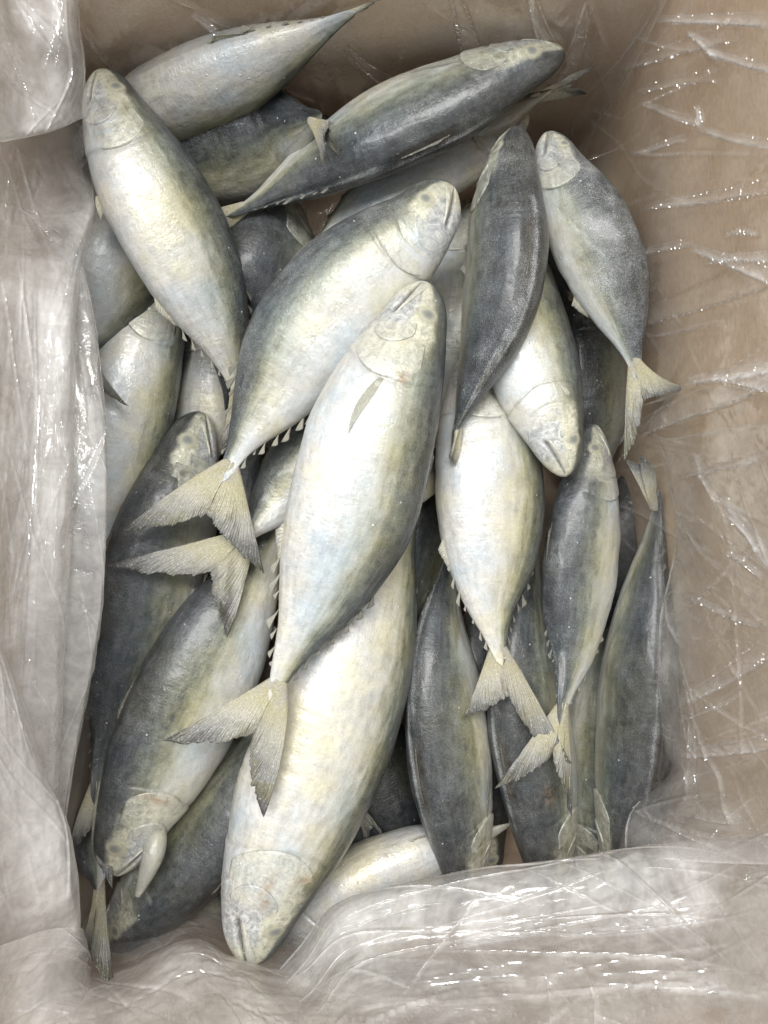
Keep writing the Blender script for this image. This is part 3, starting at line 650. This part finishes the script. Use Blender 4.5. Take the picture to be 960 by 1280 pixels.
def tail_fin(root, f, tips, fork=0.30, seed=0, dark=0.0, bulge=0.15, width=1.0):
    e = f.c[-1]; T = f.T[-1]
    rs = np.random.RandomState(seed+900)
    tips = [P(*t) for t in tips]
    mid = (tips[0]+tips[1])/2
    ax = mid-e; ax /= np.linalg.norm(ax)
    ln = np.mean([np.linalg.norm(t-e) for t in tips])
    hb = np.interp(.95, ts, f.dor)
    out = []; nu, nv = 34, 56
    S = np.linspace(0, 1, nu); Vv = np.linspace(0, 1, nv)
    fk = e + (0.55*T+0.45*ax)*ln*fork
    rb = e - T*0.013
    for q, tip in enumerate(tips):
        dirv = tip-e
        side = dirv - T*np.dot(dirv, T); side /= np.linalg.norm(side)+1e-9
        root_v = rb[None] + side[None]*(hb*0.92*(1-Vv))[:, None]
        c2 = fk*0.5 + tip*0.5 - side*ln*bulge + (e-mid)*0.02
        edge = bez(tip, c2, fk, Vv**0.85)
        cl = e + T*ln*0.10 + side*(hb+ln*0.16*width) + dirv*0.20
        cm = rb*0.5 + fk*0.5
        ctr = cl[None]*(1-Vv)[:, None]**1.3 + ((root_v+edge)/2)*(1-(1-Vv)[:, None]**1.3)
        jit = ((vnoise(Vv*40, Vv*0+q*3, seed+q)-.45)*0.055 + (vnoise(Vv*14, Vv*0+q*3+9, seed+q)-.5)*0.045)*np.clip(Vv*8, 0, 1)
        s_ = (S[:, None]*(1+jit[None, :]*S[:, None]**3))[..., None]
        G = root_v[None]*(1-s_)**2 + 2*ctr[None]*s_*(1-s_) + edge[None]*s_*s_
        N = np.cross(np.gradient(G, axis=0), np.gradient(G, axis=1)); N /= np.linalg.norm(N, axis=-1, keepdims=True)+1e-9
        if N[..., 2].mean() < 0: N = -N
        S2 = np.clip((S-.22)/.78, 0, 1)**1.2
        camb = ln*0.05*np.sin(np.pi*Vv)[None, :]*S2[:, None]*(1 if rs.rand() > .4 else -1) + ln*0.05*(fbm(S[:, None]*3+0*Vv, Vv[None, :]*3+0*S[:, None], seed+q)-.5)*3*S2[:, None]
        ray = 0.11*MM*np.sin(Vv[None, :]*72)*np.clip(S*3-.3, 0, 1)[:, None]
        G = G + N*(camb+ray)[..., None]
        thk = (0.5 + 4.4*np.exp(-(S/0.28)**1.8))[:, None]*MM*np.sqrt(np.clip(1-(1-Vv[None, :])**4, .08, 1))*(1-.75*S[:, None]**2)
        al = (S[:, None]*(1-0.45*Vv[None, :]))
        V, F, at = strip_solid(G, N, thk, al, Vv[None, :]*np.ones(nu)[:, None], dark)
        at['rim'] = np.tile((S[:, None]**4*np.ones(nv)[None, :]).ravel(), 2)
        out.append((V, F, at))
    n0 = len(out[0][0])
    V = np.vstack([out[0][0], out[1][0]]); F = np.vstack([out[0][1], out[1][1]+n0])
    at = {k: np.concatenate([out[0][2][k], out[1][2][k]]) for k in out[0][2]}
    return add(root, 'tail_fin', V, F, M_FIN, attrs=at)

def finlet_mesh(dk):
    # a small curved blade: base along +X, height +Z
    S = np.linspace(0, 1, 9); Q = np.linspace(0, 1, 6)
    X = S[:, None]*2.0*(1-0.55*Q[None, :]) + Q[None, :]*1.0; Z = Q[None, :]*(0.46*np.sin(np.pi*(0.06+0.84*S))[:, None]) - 0.10
    G = np.stack([X, 0*X + 0.05*np.sin(X*3), Z], -1); N = np.zeros_like(G); N[..., 1] = 1
    thk = 0.38*(1-Q[None, :]*.7)*np.sin(np.pi*(0.1+0.8*S))[:, None]
    V, F, at = strip_solid(G, N, thk, 0.55+0*X, 0.4*X, dk)
    return mesh_from('finlet', V, F, M_FIN, attrs=at)
FINLETS = (finlet_mesh(.55), finlet_mesh(.12))
def finlets(root, f, which, size=1.0, rs=None, tl=(.68, .72, .76, .80, .84, .875, .905)):
    for a0 in which:
        for t in tl:
            p, n = f.surf(np.array([t]), np.array([a0]), -0.0004); c, T, D, W, hd, hv, hw = f.frame(np.array([t]))
            x = T[0]; z = n[0]-x*np.dot(n[0], x); z /= np.linalg.norm(z); y = np.cross(z, x)
            s = 0.0038*size*(1.1-0.5*(t-.73)/.2)*rs.uniform(.55, 1.3)
            tw = rs.uniform(-.35, .35); y2 = y*math.cos(tw)+z*math.sin(tw); z2 = np.cross(x, y2)
            M = np.eye(4); M[:3, 0] = x*s; M[:3, 1] = y2*s*.9; M[:3, 2] = z2*s*rs.uniform(.8, 1.2); M[:3, 3] = p[0]-np.array(root.location)
            o = bpy.data.objects.new('finlet', FINLETS[0 if a0 < 1 else 1]); C.objects.link(o); o.parent = root; o.matrix_local = Matrix(M.tolist())

def ridge_fin(root, f, name, t0, t1, a0, height, dark=0.0, lean=0.3):
    """low folded fin standing on the body along t0..t1 at angle a0"""
    S = np.linspace(0, 1, 30); Q = np.linspace(0, 1, 8)
    t = t0+(t1-t0)*S
    p, n = f.surf(t, np.full(30, a0), -0.0006); c, T, D, W, *_ = f.frame(t)
    prof = np.minimum(S/.22, 1)*(1-S)**.8
    prof = prof*(0.85+0.3*vnoise(S*14, S*0, f.seed))
    G = p[:, None, :] + n[:, None, :]*(Q[None, :]*prof[:, None]*height)[..., None] + T[:, None, :]*(Q[None, :]*height*1.1*(1-S[:, None]*.3))[..., None] + W[:, None, :]*(Q[None, :]**2*height*lean)[..., None]
    N = np.repeat(np.cross(T, n)[:, None, :], 8, 1)
    thk = (0.9-0.6*Q)[None, :]*MM*np.ones(30)[:, None]
    V, F, at = strip_solid(G, N, thk, .2+.5*Q[None, :]*np.ones(30)[:, None], (t[:, None]*6) % 1*.8+0*Q[None, :], dark)
    return add(root, name, V, F, M_FIN, attrs=at)

def pectoral(root, f, sidesign, t0=.262, a_c=1.72, ln=.13, wd=.13, dark=0.0, lift=0.0004, droop=0.22):
    S = np.linspace(0, 1, 30); Q = np.linspace(-1, 1, 15)
    shape = np.sin(np.pi*np.clip(S*.86+.10, 0, 1))**.8*(1-S*.25)
    a = (a_c + droop*S[:, None] + wd*Q[None, :]*shape[:, None]*(.7+.3*np.sign(Q))[None, :])
    A = a if sidesign > 0 else 2*np.pi - a
    t = t0 + ln*S[:, None] - 0.012*(Q[None, :]**2)*S[:, None]
    off = lift + 0.0012*S[:, None] + .00025*np.sin(Q*22)[None, :]*np.ones(30)[:, None]
    p, n = f.surf(t+0*A, A, off)
    thk = 0.0006*(1-.5*S)[:, None]*np.ones(15)[None, :]
    V, F, at = strip_solid(p, n, thk, .35+.35*S[:, None]*np.ones(15)[None, :], np.ones(30)[:, None]*(Q[None, :]*.38+.42), dark)
    return add(root, 'pectoral_fin', V, F, M_CLEARFIN, attrs=at)

def plate(root, f, name, sidesign, par, nu, nv, fn, rise, mark=(0, .7, 0), jowl=.5):
    """a bony plate that lies over the body: fn(u, v) -> t, angle ; rise(u, v) -> metres above the skin"""
    U, Vv = np.meshgrid(np.linspace(0, 1, nu), np.linspace(0, 1, nv), indexing='ij')
    t, a = fn(U, Vv); A = a if sidesign > 0 else 2*np.pi-a
    top, n = f.surf(t, A, 0.0); lift = rise(U, Vv)
    lift = lift + 0.35*MM*(fbm(U*5+f.seed, Vv*5, 61+f.seed)-.5)*2*np.minimum(lift/0.0008, 1)
    X = top + n*lift[..., None]; Y = top - n*0.0012
    V = np.vstack([X.reshape(-1, 3), Y.reshape(-1, 3)]); m = nu*nv
    F = [grid_faces(nu, nv), grid_faces(nu, nv, off=m)[:, ::-1]]; idx = np.arange(m).reshape(nu, nv)
    for ln in (idx[0], idx[-1][::-1], idx[:, 0][::-1], idx[:, -1]): F.append(np.stack([ln[:-1], ln[1:], ln[1:]+m, ln[:-1]+m], -1)[:, ::-1])
    F = np.vstack(F); F = F[:, ::-1] if sidesign > 0 else F
    d = np.cos(A); two = lambda x: np.tile(np.broadcast_to(x, (nu, nv)).ravel(), 2)
    rim = np.clip((U-.94)/.06, 0, 1)*.22
    cheek = mark[1]*(1-sstep(.35, .7, d))
    bl = 0*U
    for (bt, bd, bs, bw) in getattr(f, 'blood', ()): bl = np.maximum(bl, gauss((t-bt)*f.L, bs)*gauss((d-bd)*f.hd0, bw))
    mk_ = np.stack([two(rim+mark[0]), two(cheek), two(bl), np.ones(2*m)], 1)
    uvv = np.stack([two(t*f.L), two(A*f.hd0*.8)], 1)
    return add(root, name, V, F, M_SKIN, attrs={'t': two(t), 'd': two(d), 'jowl': two(jowl*np.ones_like(U))}, cols={'mark': mk_, 'par': np.tile(np.array([*par, 1.]), (2*m, 1))}, uv=uvv)
def head_plates(root, f, sidesign, par):
    def gc(U, V):
        a = 1.12 + (2.72-1.12)*V; d = np.cos(a)
        tg = 0.222 + 0.034*(1-((d+0.05)/0.85)**2)
        shape = np.sin(np.pi*np.clip(V*.94+.03, 0, 1))**.35
        t0 = .150; return t0 + (tg+.006-t0)*U*(.35+.65*shape), a
    plate(root, f, 'gill_cover', sidesign, par, 30, 40, gc, lambda U, V: (-.0006+.0014*U**.7)*np.sin(np.pi*np.clip(V, .02, .98))**.3 - .0012*np.clip((U-.95)/.05, 0, 1)**2, jowl=.3)
    def pc(U, V):
        a = 1.45 + (2.55-1.45)*V; d = np.cos(a); shape = np.sin(np.pi*np.clip(V*.94+.03, 0, 1))**.5
        return .112 + (.168+.014*(1-((d+.3)/.6)**2)-.112)*U*(.3+.7*shape), a
    plate(root, f, 'cheek_plate', sidesign, par, 20, 28, pc, lambda U, V: (-.0008+.0018*U**.8)*np.sin(np.pi*np.clip(V, .03, .97))**.4 - .0010*np.clip((U-.94)/.06, 0, 1)**2, jowl=.65)
    def jw(U, V):
        t = .012 + .098*U; ac = np.arccos(np.clip(-.14-3.7*t, -.95, .9)); w = .19*np.sin(np.pi*np.clip(U*.75+.2, 0, 1))**.7*np.clip(.045/t, .55, 2.0)
        return t, ac - w*(1-V)*1.5
    plate(root, f, 'upper_jaw', sidesign, par, 24, 14, jw, lambda U, V: (-.0004+.0014*np.sin(np.pi*np.clip(V*.8+.18, 0, 1))*np.clip(U*4, 0, 1)*np.clip((1.02-U)*6, 0, 1)), jowl=.15)

def spike_fin(root, f, name, t0, a0, ln, hb, out=0.5, dark=0.0):
    """small fin that stands off the body and points to the tail"""
    p, n = f.surf(np.array([t0]), np.array([a0])); c, T, D, W, *_ = f.frame(np.array([t0]))
    dirv = T[0]*(1-out)+n[0]*out; dirv /= np.linalg.norm(dirv); sd = np.cross(dirv, np.cross(T[0], n[0])); sd /= np.linalg.norm(sd)
    S = np.linspace(0, 1, 20); Q = np.linspace(-1, 1, 11)
    G = p[0] - dirv*0.002 + dirv[None, None, :]*(S[:, None]*ln)[..., None]*(1-.12*Q**2)[None, :, None] + sd[None, None, :]*(Q[None, :]*hb*(.55+.9*S-1.35*S**2)[:, None])[..., None]
    N = np.cross(dirv, sd)[None, None, :]*np.ones((20, 11, 1))
    thk = (1.3-1.0*S)[:, None]*MM*np.ones(11)[None, :]
    V, F, at = strip_solid(G, N, thk, .3+.3*S[:, None]*np.ones(11)[None, :], np.ones(20)[:, None]*(Q[None, :]*.4+.42), dark)
    return add(root, name, V, F, M_FIN, attrs=at)

def eye(root, f, sidesign):
    nr, na = 10, 28
    r = np.linspace(0, 1, nr); a = np.linspace(0, 2*np.pi, na, endpoint=False)
    Rr = 0.0062*min(1.15, f.L/.24)
    tt = .092 + r[:, None]*np.cos(a)[None, :]*Rr/f.L
    c, T, D, W, hd, hv, hw = f.frame(np.array([.092]))
    ang = 1.22 + r[:, None]*np.sin(a)[None, :]*Rr/(hd[0]*.80)
    A = ang if sidesign > 0 else 2*np.pi-ang
    off = 0.0002 + 0.0007*(1-r**2)[:, None]*np.ones(na)[None, :] - 0.0004*np.clip((r-.9)/.1, 0, 1)[:, None]
    p, n = f.surf(tt, A, off)
    V = p.reshape(-1, 3); F = grid_faces(nr, na, wrap=True)
    if sidesign < 0: F = F[:, ::-1]
    return add(root, 'eye', V, F, M_EYE, attrs={'along': (r[:, None]*np.ones(na)[None, :]).ravel()})

SPECS = []
def fish(label, pts, w, roll, tail=None, **k): SPECS.append((label, pts, w, roll, tail, k))

# --- top layer
fish('large pale fish lying uppermost in the middle, head up, tail over the broad white belly',
     [(532, 352, -.004), (512, 420, 0), (470, 530, .004), (440, 640, .004), (398, 745, 0), (362, 820, .002), (338, 878, .004)], 82, (176, 190, 192),
     [(205, 925, .002), (330, 1024, .004)], frost=.25, tone=1.02, shift=-.22, thick=.6, blood=[(.245, .15, .004, .004)], pect=1, vfin=1, fsz=1.55)
fish('grey-backed fish with pale rounded head tucked behind the uppermost fish, ragged whitish forked tail',
     [(566, 232, -.014), (520, 285, -.014), (440, 355, -.018), (385, 420, -.022), (335, 500, -.026), (300, 558, -.026), (277, 602, -.024)], 75, (12, 0, -10),
     [(148, 665, -.026), (331, 718, -.034)], frost=.45, tone=1.05, shift=-.06, blunt=.28, thick=.6, wide=1.2, fsz=1.5)
fish('cream fish in the upper left corner, closed mouth at the top',
     [(124, 88, -.012), (148, 150, -.012), (190, 235, -.016), (236, 325, -.026), (272, 405, -.04), (296, 478, -.052), (306, 505, -.056)], 65, (184, 202, 200),
     [(275, 560, -.06), (345, 560, -.062)], frost=.2, tone=.95, shift=-.12, thick=.66, vfin=1, pel=(.33, .013))
fish('fish with broad white wrinkled belly and brown-stained head pointing down at the bottom plastic',
     [(310, 1206, -.036), (330, 1120, -.040), (378, 1000, -.044), (424, 880, -.048), (462, 770, -.050), (500, 665, -.055), (530, 600, -.06)], 87, (-10, -32, -30),
     [(560, 560, -.07), (585, 590, -.07)], frost=.1, tone=1.08, shift=-.22, wrinkle=1.1, thick=.74, blood=[(.205, -.22, .006, .003), (.165, -.26, .011, .0035), (.15, -.18, .005, .004), (.215, .25, .004, .006)])
fish('dark narrow frosted fish seen from its back, tail end curving down beside the uppermost fish',
     [(644, 160, -.02), (634, 250, -.018), (632, 330, -.02), (618, 410, -.024), (592, 480, -.028), (572, 530, -.028), (564, 560, -.026)], 46, (104, 106, 92),
     [(568, 582, -.026), (563, 575, -.020)], frost=.45, tone=.95, shift=.15, thick=.66, ridge=1)
fish('white-bellied fish with head pointing down and mouth closed, under the frosted dark fish',
     [(708, 596, -.030), (694, 540, -.034), (668, 460, -.04), (645, 390, -.044), (630, 310, -.05), (622, 240, -.055), (620, 200, -.06)], 62, (-2, -14, -10),
     None, frost=.3, tone=1.1, shift=-.10, thick=.64)
fish('blue-grey frosted fish leaning on the right cardboard wall, forked tail near the plastic',
     [(684, 165, -.03), (702, 215, -.026), (738, 290, -.02), (765, 360, -.02), (783, 420, -.022), (793, 455, -.024), (797, 476, -.024)], 50, (184, 160, 165),
     [(864, 484, -.008), (780, 578, -.035)], frost=.62, tone=1.0, shift=.50, thick=.6, wide=.7)
fish('silver white fish with yellow-based forked tail pointing down, centre right between dark backs',
     [(590, 440, -.065), (600, 500, -.06), (612, 590, -.052), (614, 680, -.048), (614, 750, -.044), (621, 800, -.042), (628, 832, -.04)], 70, (206, 200, 195),
     [(578, 898, -.046), (712, 955, -.046)], frost=.3, tone=1.10, shift=-.25, thick=.66, wide=.8, fsz=1.35)
fish('long grey fish along the far wall, pale snout pointing to the far right corner',
     [(706, 64, -.008), (650, 86, -.010), (560, 128, -.018), (470, 168, -.028), (390, 212, -.042), (325, 250, -.048), (284, 270, -.052)], 57, (148, 152, 150),
     [(240, 270, -.06), (255, 300, -.06)], frost=.3, tone=.9, shift=.12, thick=.66, ridge=1, pect=-1)
# --- second layer
fish('pale fish lying belly up against the far wall, thin tail end at the top',
     [(90, 205, -.075), (160, 158, -.055), (240, 116, -.035), (320, 78, -.014), (385, 45, .004), (425, 24, .016), (445, 15, .022)], 46, (-78, -75, -70),
     [(478, -2, .03), (470, 2, .02)], frost=.15, tone=.75, shift=-.3, thick=.8)
fish('dark brownish fish whose frayed tail fin hangs down over the long grey fish',
     [(160, 240, -.07), (210, 215, -.07), (260, 196, -.066), (310, 180, -.058), (350, 165, -.05), (380, 152, -.025), (402, 142, -.006)], 54, (150, 140, 120),
     [(402, 210, .008), (422, 196, .006)], frost=.1, tone=.7, shift=.35, fork=.5, taildark=.1)
fish('pale strip of fish between the long grey fish and the rounded-head grey-backed fish',
     [(660, 140, -.07), (610, 180, -.068), (540, 215, -.066), (470, 250, -.068), (410, 300, -.075), (380, 340, -.08)], 40, (-20, -20),
     None, frost=.15, tone=1.2, shift=-.5, thick=.7, pel=(.62, .012))
fish('dark tail end lying in the far right corner under the long fish',
     [(470, 200, -.08), (530, 175, -.072), (580, 160, -.066), (630, 142, -.058), (665, 125, -.052), (690, 112, -.048)], 34, (200, 200),
     [(750, 78, -.04), (735, 118, -.055)], frost=.1, tone=.7, shift=.15, fork=.35)
fish('dim olive spotted fish in the gap between corner fish and round-headed fish',
     [(352, 235, -.085), (345, 290, -.082), (330, 360, -.084), (305, 440, -.09), (285, 520, -.095)], 58, (60, 60), None, frost=.3, tone=.9, shift=.25)
fish('fish partly under the left plastic, only its cream flank showing beside the corner fish',
     [(190, 235, -.07), (165, 290, -.064), (140, 350, -.06), (118, 405, -.056), (100, 438, -.050), (94, 450, -.046)], 56, (222, 225),
     [(162, 510, -.040), (60, 520, -.03)], frost=.1, tone=.75, shift=-.2, thick=.75, taildark=.3)
fish('bright silver fish upright beside the left plastic with a small red-brown spot',
     [(220, 330, -.09), (198, 390, -.084), (172, 460, -.08), (152, 540, -.078), (142, 620, -.08), (136, 700, -.085), (132, 750, -.09)], 55, (212, 212),
     None, frost=.1, tone=1.12, shift=-.35, thick=.75, blood=[(.72, .1, .006, .004)])
fish('dusky fish at the bottom of the gap below the corner fish',
     [(262, 380, -.115), (256, 430, -.112), (250, 490, -.112), (245, 560, -.115), (235, 640, -.12)], 48, (-30, -30), None, frost=.2, tone=.8, shift=.0)
fish('long dark blue-grey fish along the left plastic, its head under the ragged whitish tail',
     [(254, 515, -.088), (232, 580, -.082), (206, 670, -.078), (180, 770, -.078), (152, 870, -.076), (128, 955, -.062), (118, 1005, -.050)], 62, (26, 40, 45),
     [(84, 1066, -.036), (142, 1112, -.036)], frost=.35, tone=1.0, shift=.28, thick=.66, wide=.6)
fish('fish with yellowish forked tail spread just below the ragged whitish tail',
     [(450, 470, -.07), (425, 520, -.066), (390, 570, -.062), (350, 622, -.058), (318, 660, -.046), (296, 684, -.040)], 48, (0, 0),
     [(131, 708, -.034), (284, 797, -.036)], frost=.2, tone=.9, shift=.0, wide=1.2, dfin=1)
fish('grey fish at lower left with cream cheek, blood mark and open mouth pointing down',
     [(142, 1094, -.050), (164, 1030, -.050), (202, 945, -.052), (248, 852, -.056), (292, 765, -.062), (335, 680, -.07), (360, 630, -.075)], 70, (158, 160, 165),
     None, frost=.3, tone=1.05, shift=.10, thick=.64, gape=1.0, blood=[(.24, -.12, .003, .012)], blunt=.2, jaw=1)
fish('dark fish under the open-mouthed fish, cream patch near the bottom plastic',
     [(128, 1178, -.080), (160, 1150, -.080), (215, 1090, -.082), (275, 1010, -.085), (330, 930, -.09), (390, 850, -.1)], 60, (38, 40),
     None, frost=.3, tone=.95, shift=.22, thick=.66)
fish('fish showing only a yellow-grey tail hanging over the bottom left plastic',
     [(150, 960, -.1), (140, 1010, -.086), (131, 1055, -.068), (125, 1090, -.050), (121, 1112, -.038)], 46, (0, 0),
     [(143, 1243, -.010), (98, 1206, -.016)], frost=.3, tone=.8, shift=.2, fork=.62, nofinlets=1, wide=.9)
# --- right side, lower
fish('dark-backed fish left of the yellow-based tail, its head under the bottom plastic',
     [(584, 1130, -.088), (578, 1060, -.082), (564, 960, -.076), (556, 870, -.076), (552, 790, -.08), (560, 720, -.086), (570, 670, -.09)], 52, (132, 136),
     None, frost=.35, tone=1.1, shift=.10, thick=.66, ridge=1, pect=-1)
fish('dark-backed fish under the yellow-based tail, its pale flank touching the bottom plastic',
     [(692, 1120, -.095), (684, 1060, -.09), (672, 970, -.088), (660, 890, -.088), (655, 800, -.09), (665, 720, -.095), (672, 670, -.1)], 54, (132, 138),
     None, frost=.35, tone=1.0, shift=.10, thick=.66, ridge=1, blood=[(.33, .5, .006, .004)])
fish('slim grey-green fish, head up under the closed-mouth fish, pale tail pointing down',
     [(742, 530, -.075), (738, 580, -.072), (730, 660, -.07), (722, 740, -.068), (716, 810, -.066), (706, 868, -.052), (700, 905, -.046)], 50, (24, 18),
     [(618, 986, -.040), (716, 1022, -.046)], frost=.45, tone=1.0, shift=.16, wide=.7)
fish('slender dark fish at the far right beside clear plastic, thin tail at its top',
     [(772, 1120, -.075), (782, 1040, -.07), (794, 930, -.066), (800, 830, -.064), (808, 740, -.062), (818, 670, -.056), (824, 612, -.046)], 45, (82, 78),
     [(780, 574, -.04), (798, 568, -.034)], frost=.3, tone=.95, shift=.18, thick=.7, ridge=1, fork=.45)
fish('dim fish deep in the slot beside the slender dark fish',
     [(742, 1110, -.115), (742, 1040, -.112), (745, 940, -.11), (750, 850, -.11), (755, 760, -.115)], 46, (40, 40), None, frost=.2, tone=.9, shift=.2)
fish('pale fish lying crosswise at the bottom, half covered by the milky plastic',
     [(350, 1190, -.095), (390, 1150, -.092), (450, 1108, -.09), (520, 1076, -.092), (590, 1050, -.1), (640, 1030, -.105)], 52, (-40, -40),
     None, frost=.1, tone=.95, shift=-.3, thick=.75)
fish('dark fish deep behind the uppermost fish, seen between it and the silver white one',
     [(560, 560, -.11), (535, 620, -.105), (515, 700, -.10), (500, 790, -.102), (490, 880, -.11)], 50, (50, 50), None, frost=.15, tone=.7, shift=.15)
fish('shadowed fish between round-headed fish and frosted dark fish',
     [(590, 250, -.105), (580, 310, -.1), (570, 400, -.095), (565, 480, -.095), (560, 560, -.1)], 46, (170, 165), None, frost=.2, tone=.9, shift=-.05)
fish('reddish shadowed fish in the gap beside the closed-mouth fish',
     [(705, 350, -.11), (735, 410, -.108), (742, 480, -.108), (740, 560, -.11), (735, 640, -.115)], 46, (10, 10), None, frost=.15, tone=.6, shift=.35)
fish('pale tail lobe poking out right of the white-bellied fish over the dark hollow',
     [(400, 940, -.115), (420, 965, -.112), (440, 990, -.106), (452, 1004, -.1)], 22, (-20, -20), [(486, 1062, -.095), (455, 1058, -.1)], frost=.1, tone=.8, shift=-.1, fork=.5, nofinlets=1)

fish('added fish darkened as shade deep in the hollow right of the broad white-bellied fish',
     [(500, 1120, -.128), (480, 1040, -.125), (455, 960, -.125), (430, 880, -.13), (410, 790, -.135)], 66, (6, 4), None, frost=.1, tone=.8, shift=.95)  # from here on filler fish, skin darkened to stand for shade in gaps
fish('added fish darkened as shade at the bottom of the gap below the yellowish forked tail',
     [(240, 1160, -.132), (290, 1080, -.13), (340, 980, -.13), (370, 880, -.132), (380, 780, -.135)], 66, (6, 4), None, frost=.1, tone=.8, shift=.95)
fish('added fish darkened as shade at the box bottom beside the upright silver fish',
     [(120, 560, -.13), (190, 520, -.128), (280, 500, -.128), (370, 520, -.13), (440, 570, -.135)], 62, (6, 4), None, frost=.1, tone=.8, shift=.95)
fish('added fish darkened as shade low in the far gap behind the long grey fish',
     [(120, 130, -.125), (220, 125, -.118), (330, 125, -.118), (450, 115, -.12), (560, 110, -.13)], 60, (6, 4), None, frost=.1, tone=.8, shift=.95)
fish('added fish darkened as shade low down between the closed-mouth fish and the right wall',
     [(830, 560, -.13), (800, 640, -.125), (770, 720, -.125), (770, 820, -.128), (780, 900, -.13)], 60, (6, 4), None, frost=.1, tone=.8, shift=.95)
fish('added fish darkened as shade low in the corner of the far and right walls',
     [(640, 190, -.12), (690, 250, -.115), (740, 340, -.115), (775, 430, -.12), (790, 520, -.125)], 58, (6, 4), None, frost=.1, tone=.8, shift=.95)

fish('added fish darkened as shade between the two dark-backed fish left of the slim one',
     [(610, 1100, -.13), (596, 1000, -.122), (592, 900, -.12), (598, 800, -.122), (610, 700, -.13)], 50, (6, 4), None, frost=.1, tone=.8, shift=.95)  # more added filler, skin colour darkened in place of gap shade
fish('added fish darkened as shade in the slit left of the uppermost fish near its tail',
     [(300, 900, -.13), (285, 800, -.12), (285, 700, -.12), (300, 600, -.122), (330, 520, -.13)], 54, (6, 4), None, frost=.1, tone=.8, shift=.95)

for k, (label, pts, wpx, roll, tail, o) in enumerate(SPECS):
    f = Fish(pts, wpx, roll, thick=o.get('thick', .62), seed=k, blunt=o.get('blunt', .16))
    rs = np.random.RandomState(k+50); f.blood = o.get('blood', ())
    mid = f.c[len(f.c)//2]
    root = thing('mackerel', label, 'fish', tuple(float(x) for x in mid), 'whole frozen mackerel piled in the box')
    V, F, kw = body_mesh(f, o.get('frost', .2)**1.6, o.get('tone', 1), o.get('shift', 0), o.get('blood', ()), o.get('wrinkle', 0), o.get('gape', 0), o.get('ridge', 0))
    add(root, 'body', V, F, M_SKIN, **kw)
    up = 1 if f.W[len(ts)//5][2] > 0 else -1        # which side faces up
    eye(root, f, up)
    for sd_ in ((up, -up) if abs(f.W[NRr//5][2]) < .75 else (up,)):
        head_plates(root, f, sd_, (o.get('frost', .2)**1.6, o.get('tone', 1), o.get('shift', 0)))
    rm = math.degrees(math.asin(np.clip(f.D[NRr//2][2], -1, 1)))
    if tail: tail_fin(root, f, tail, seed=k*3, fork=o.get('fork', .32), dark=o.get('taildark', 0), width=o.get('wide', 1.0))
    if not o.get('nofinlets') and f.L > .17:
        wh = []
        if rm > -60: wh.append(0.0)
        if rm < 60: wh.append(math.pi)
        finlets(root, f, wh, rs=rs, size=o.get('fsz', 1.0))
    if o.get('vfin') or rm < 20: ridge_fin(root, f, 'anal_fin', .60, .70, math.pi, .0045)
    if rm > -20: ridge_fin(root, f, 'dorsal_fin', .34, .47, 0.0, .0022, dark=.8, lean=.1)
    if o.get('pect'): pectoral(root, f, up)
    if o.get('pel'): spike_fin(root, f, 'pelvic_fin', o['pel'][0], math.pi, o['pel'][1], .003, out=.3)
    if o.get('jaw'):
        # dropped lower jaw
        pth = catmull([P(196, 1022, -.052), P(192, 1066, -.041), P(172, 1120, -.042)], 12); n = len(pth); q = np.linspace(0, 1, n)
        a = np.linspace(0, 2*np.pi, 16, endpoint=False); T = np.gradient(pth, axis=0); T /= np.linalg.norm(T, axis=1, keepdims=True)
        B = np.cross(T, [0, 0, 1]); B /= np.linalg.norm(B, axis=1, keepdims=True); N = np.cross(B, T)
        rb = .0082*np.sin(np.pi*(.10+.84*q))**.7*(1-.35*q); V = (pth[:, None]+B[:, None]*(np.cos(a)[None, :, None]*rb[:, None, None])+N[:, None]*(np.sin(a)[None, :, None]*rb[:, None, None]*.8)).reshape(-1, 3)
        m = len(V)
        add(root, 'lower_jaw', V, grid_faces(n, 16, wrap=True)[:, ::-1], M_SKIN, attrs={'t': np.full(m, .05), 'd': np.full(m, -.8)},
            cols={'mark': np.tile([0, .6, 0, 1.], (m, 1)), 'par': np.tile([.1, .72, -.1, 1.], (m, 1))}, uv=np.tile([[.01, .01]], (m, 1))+V[:, :2])
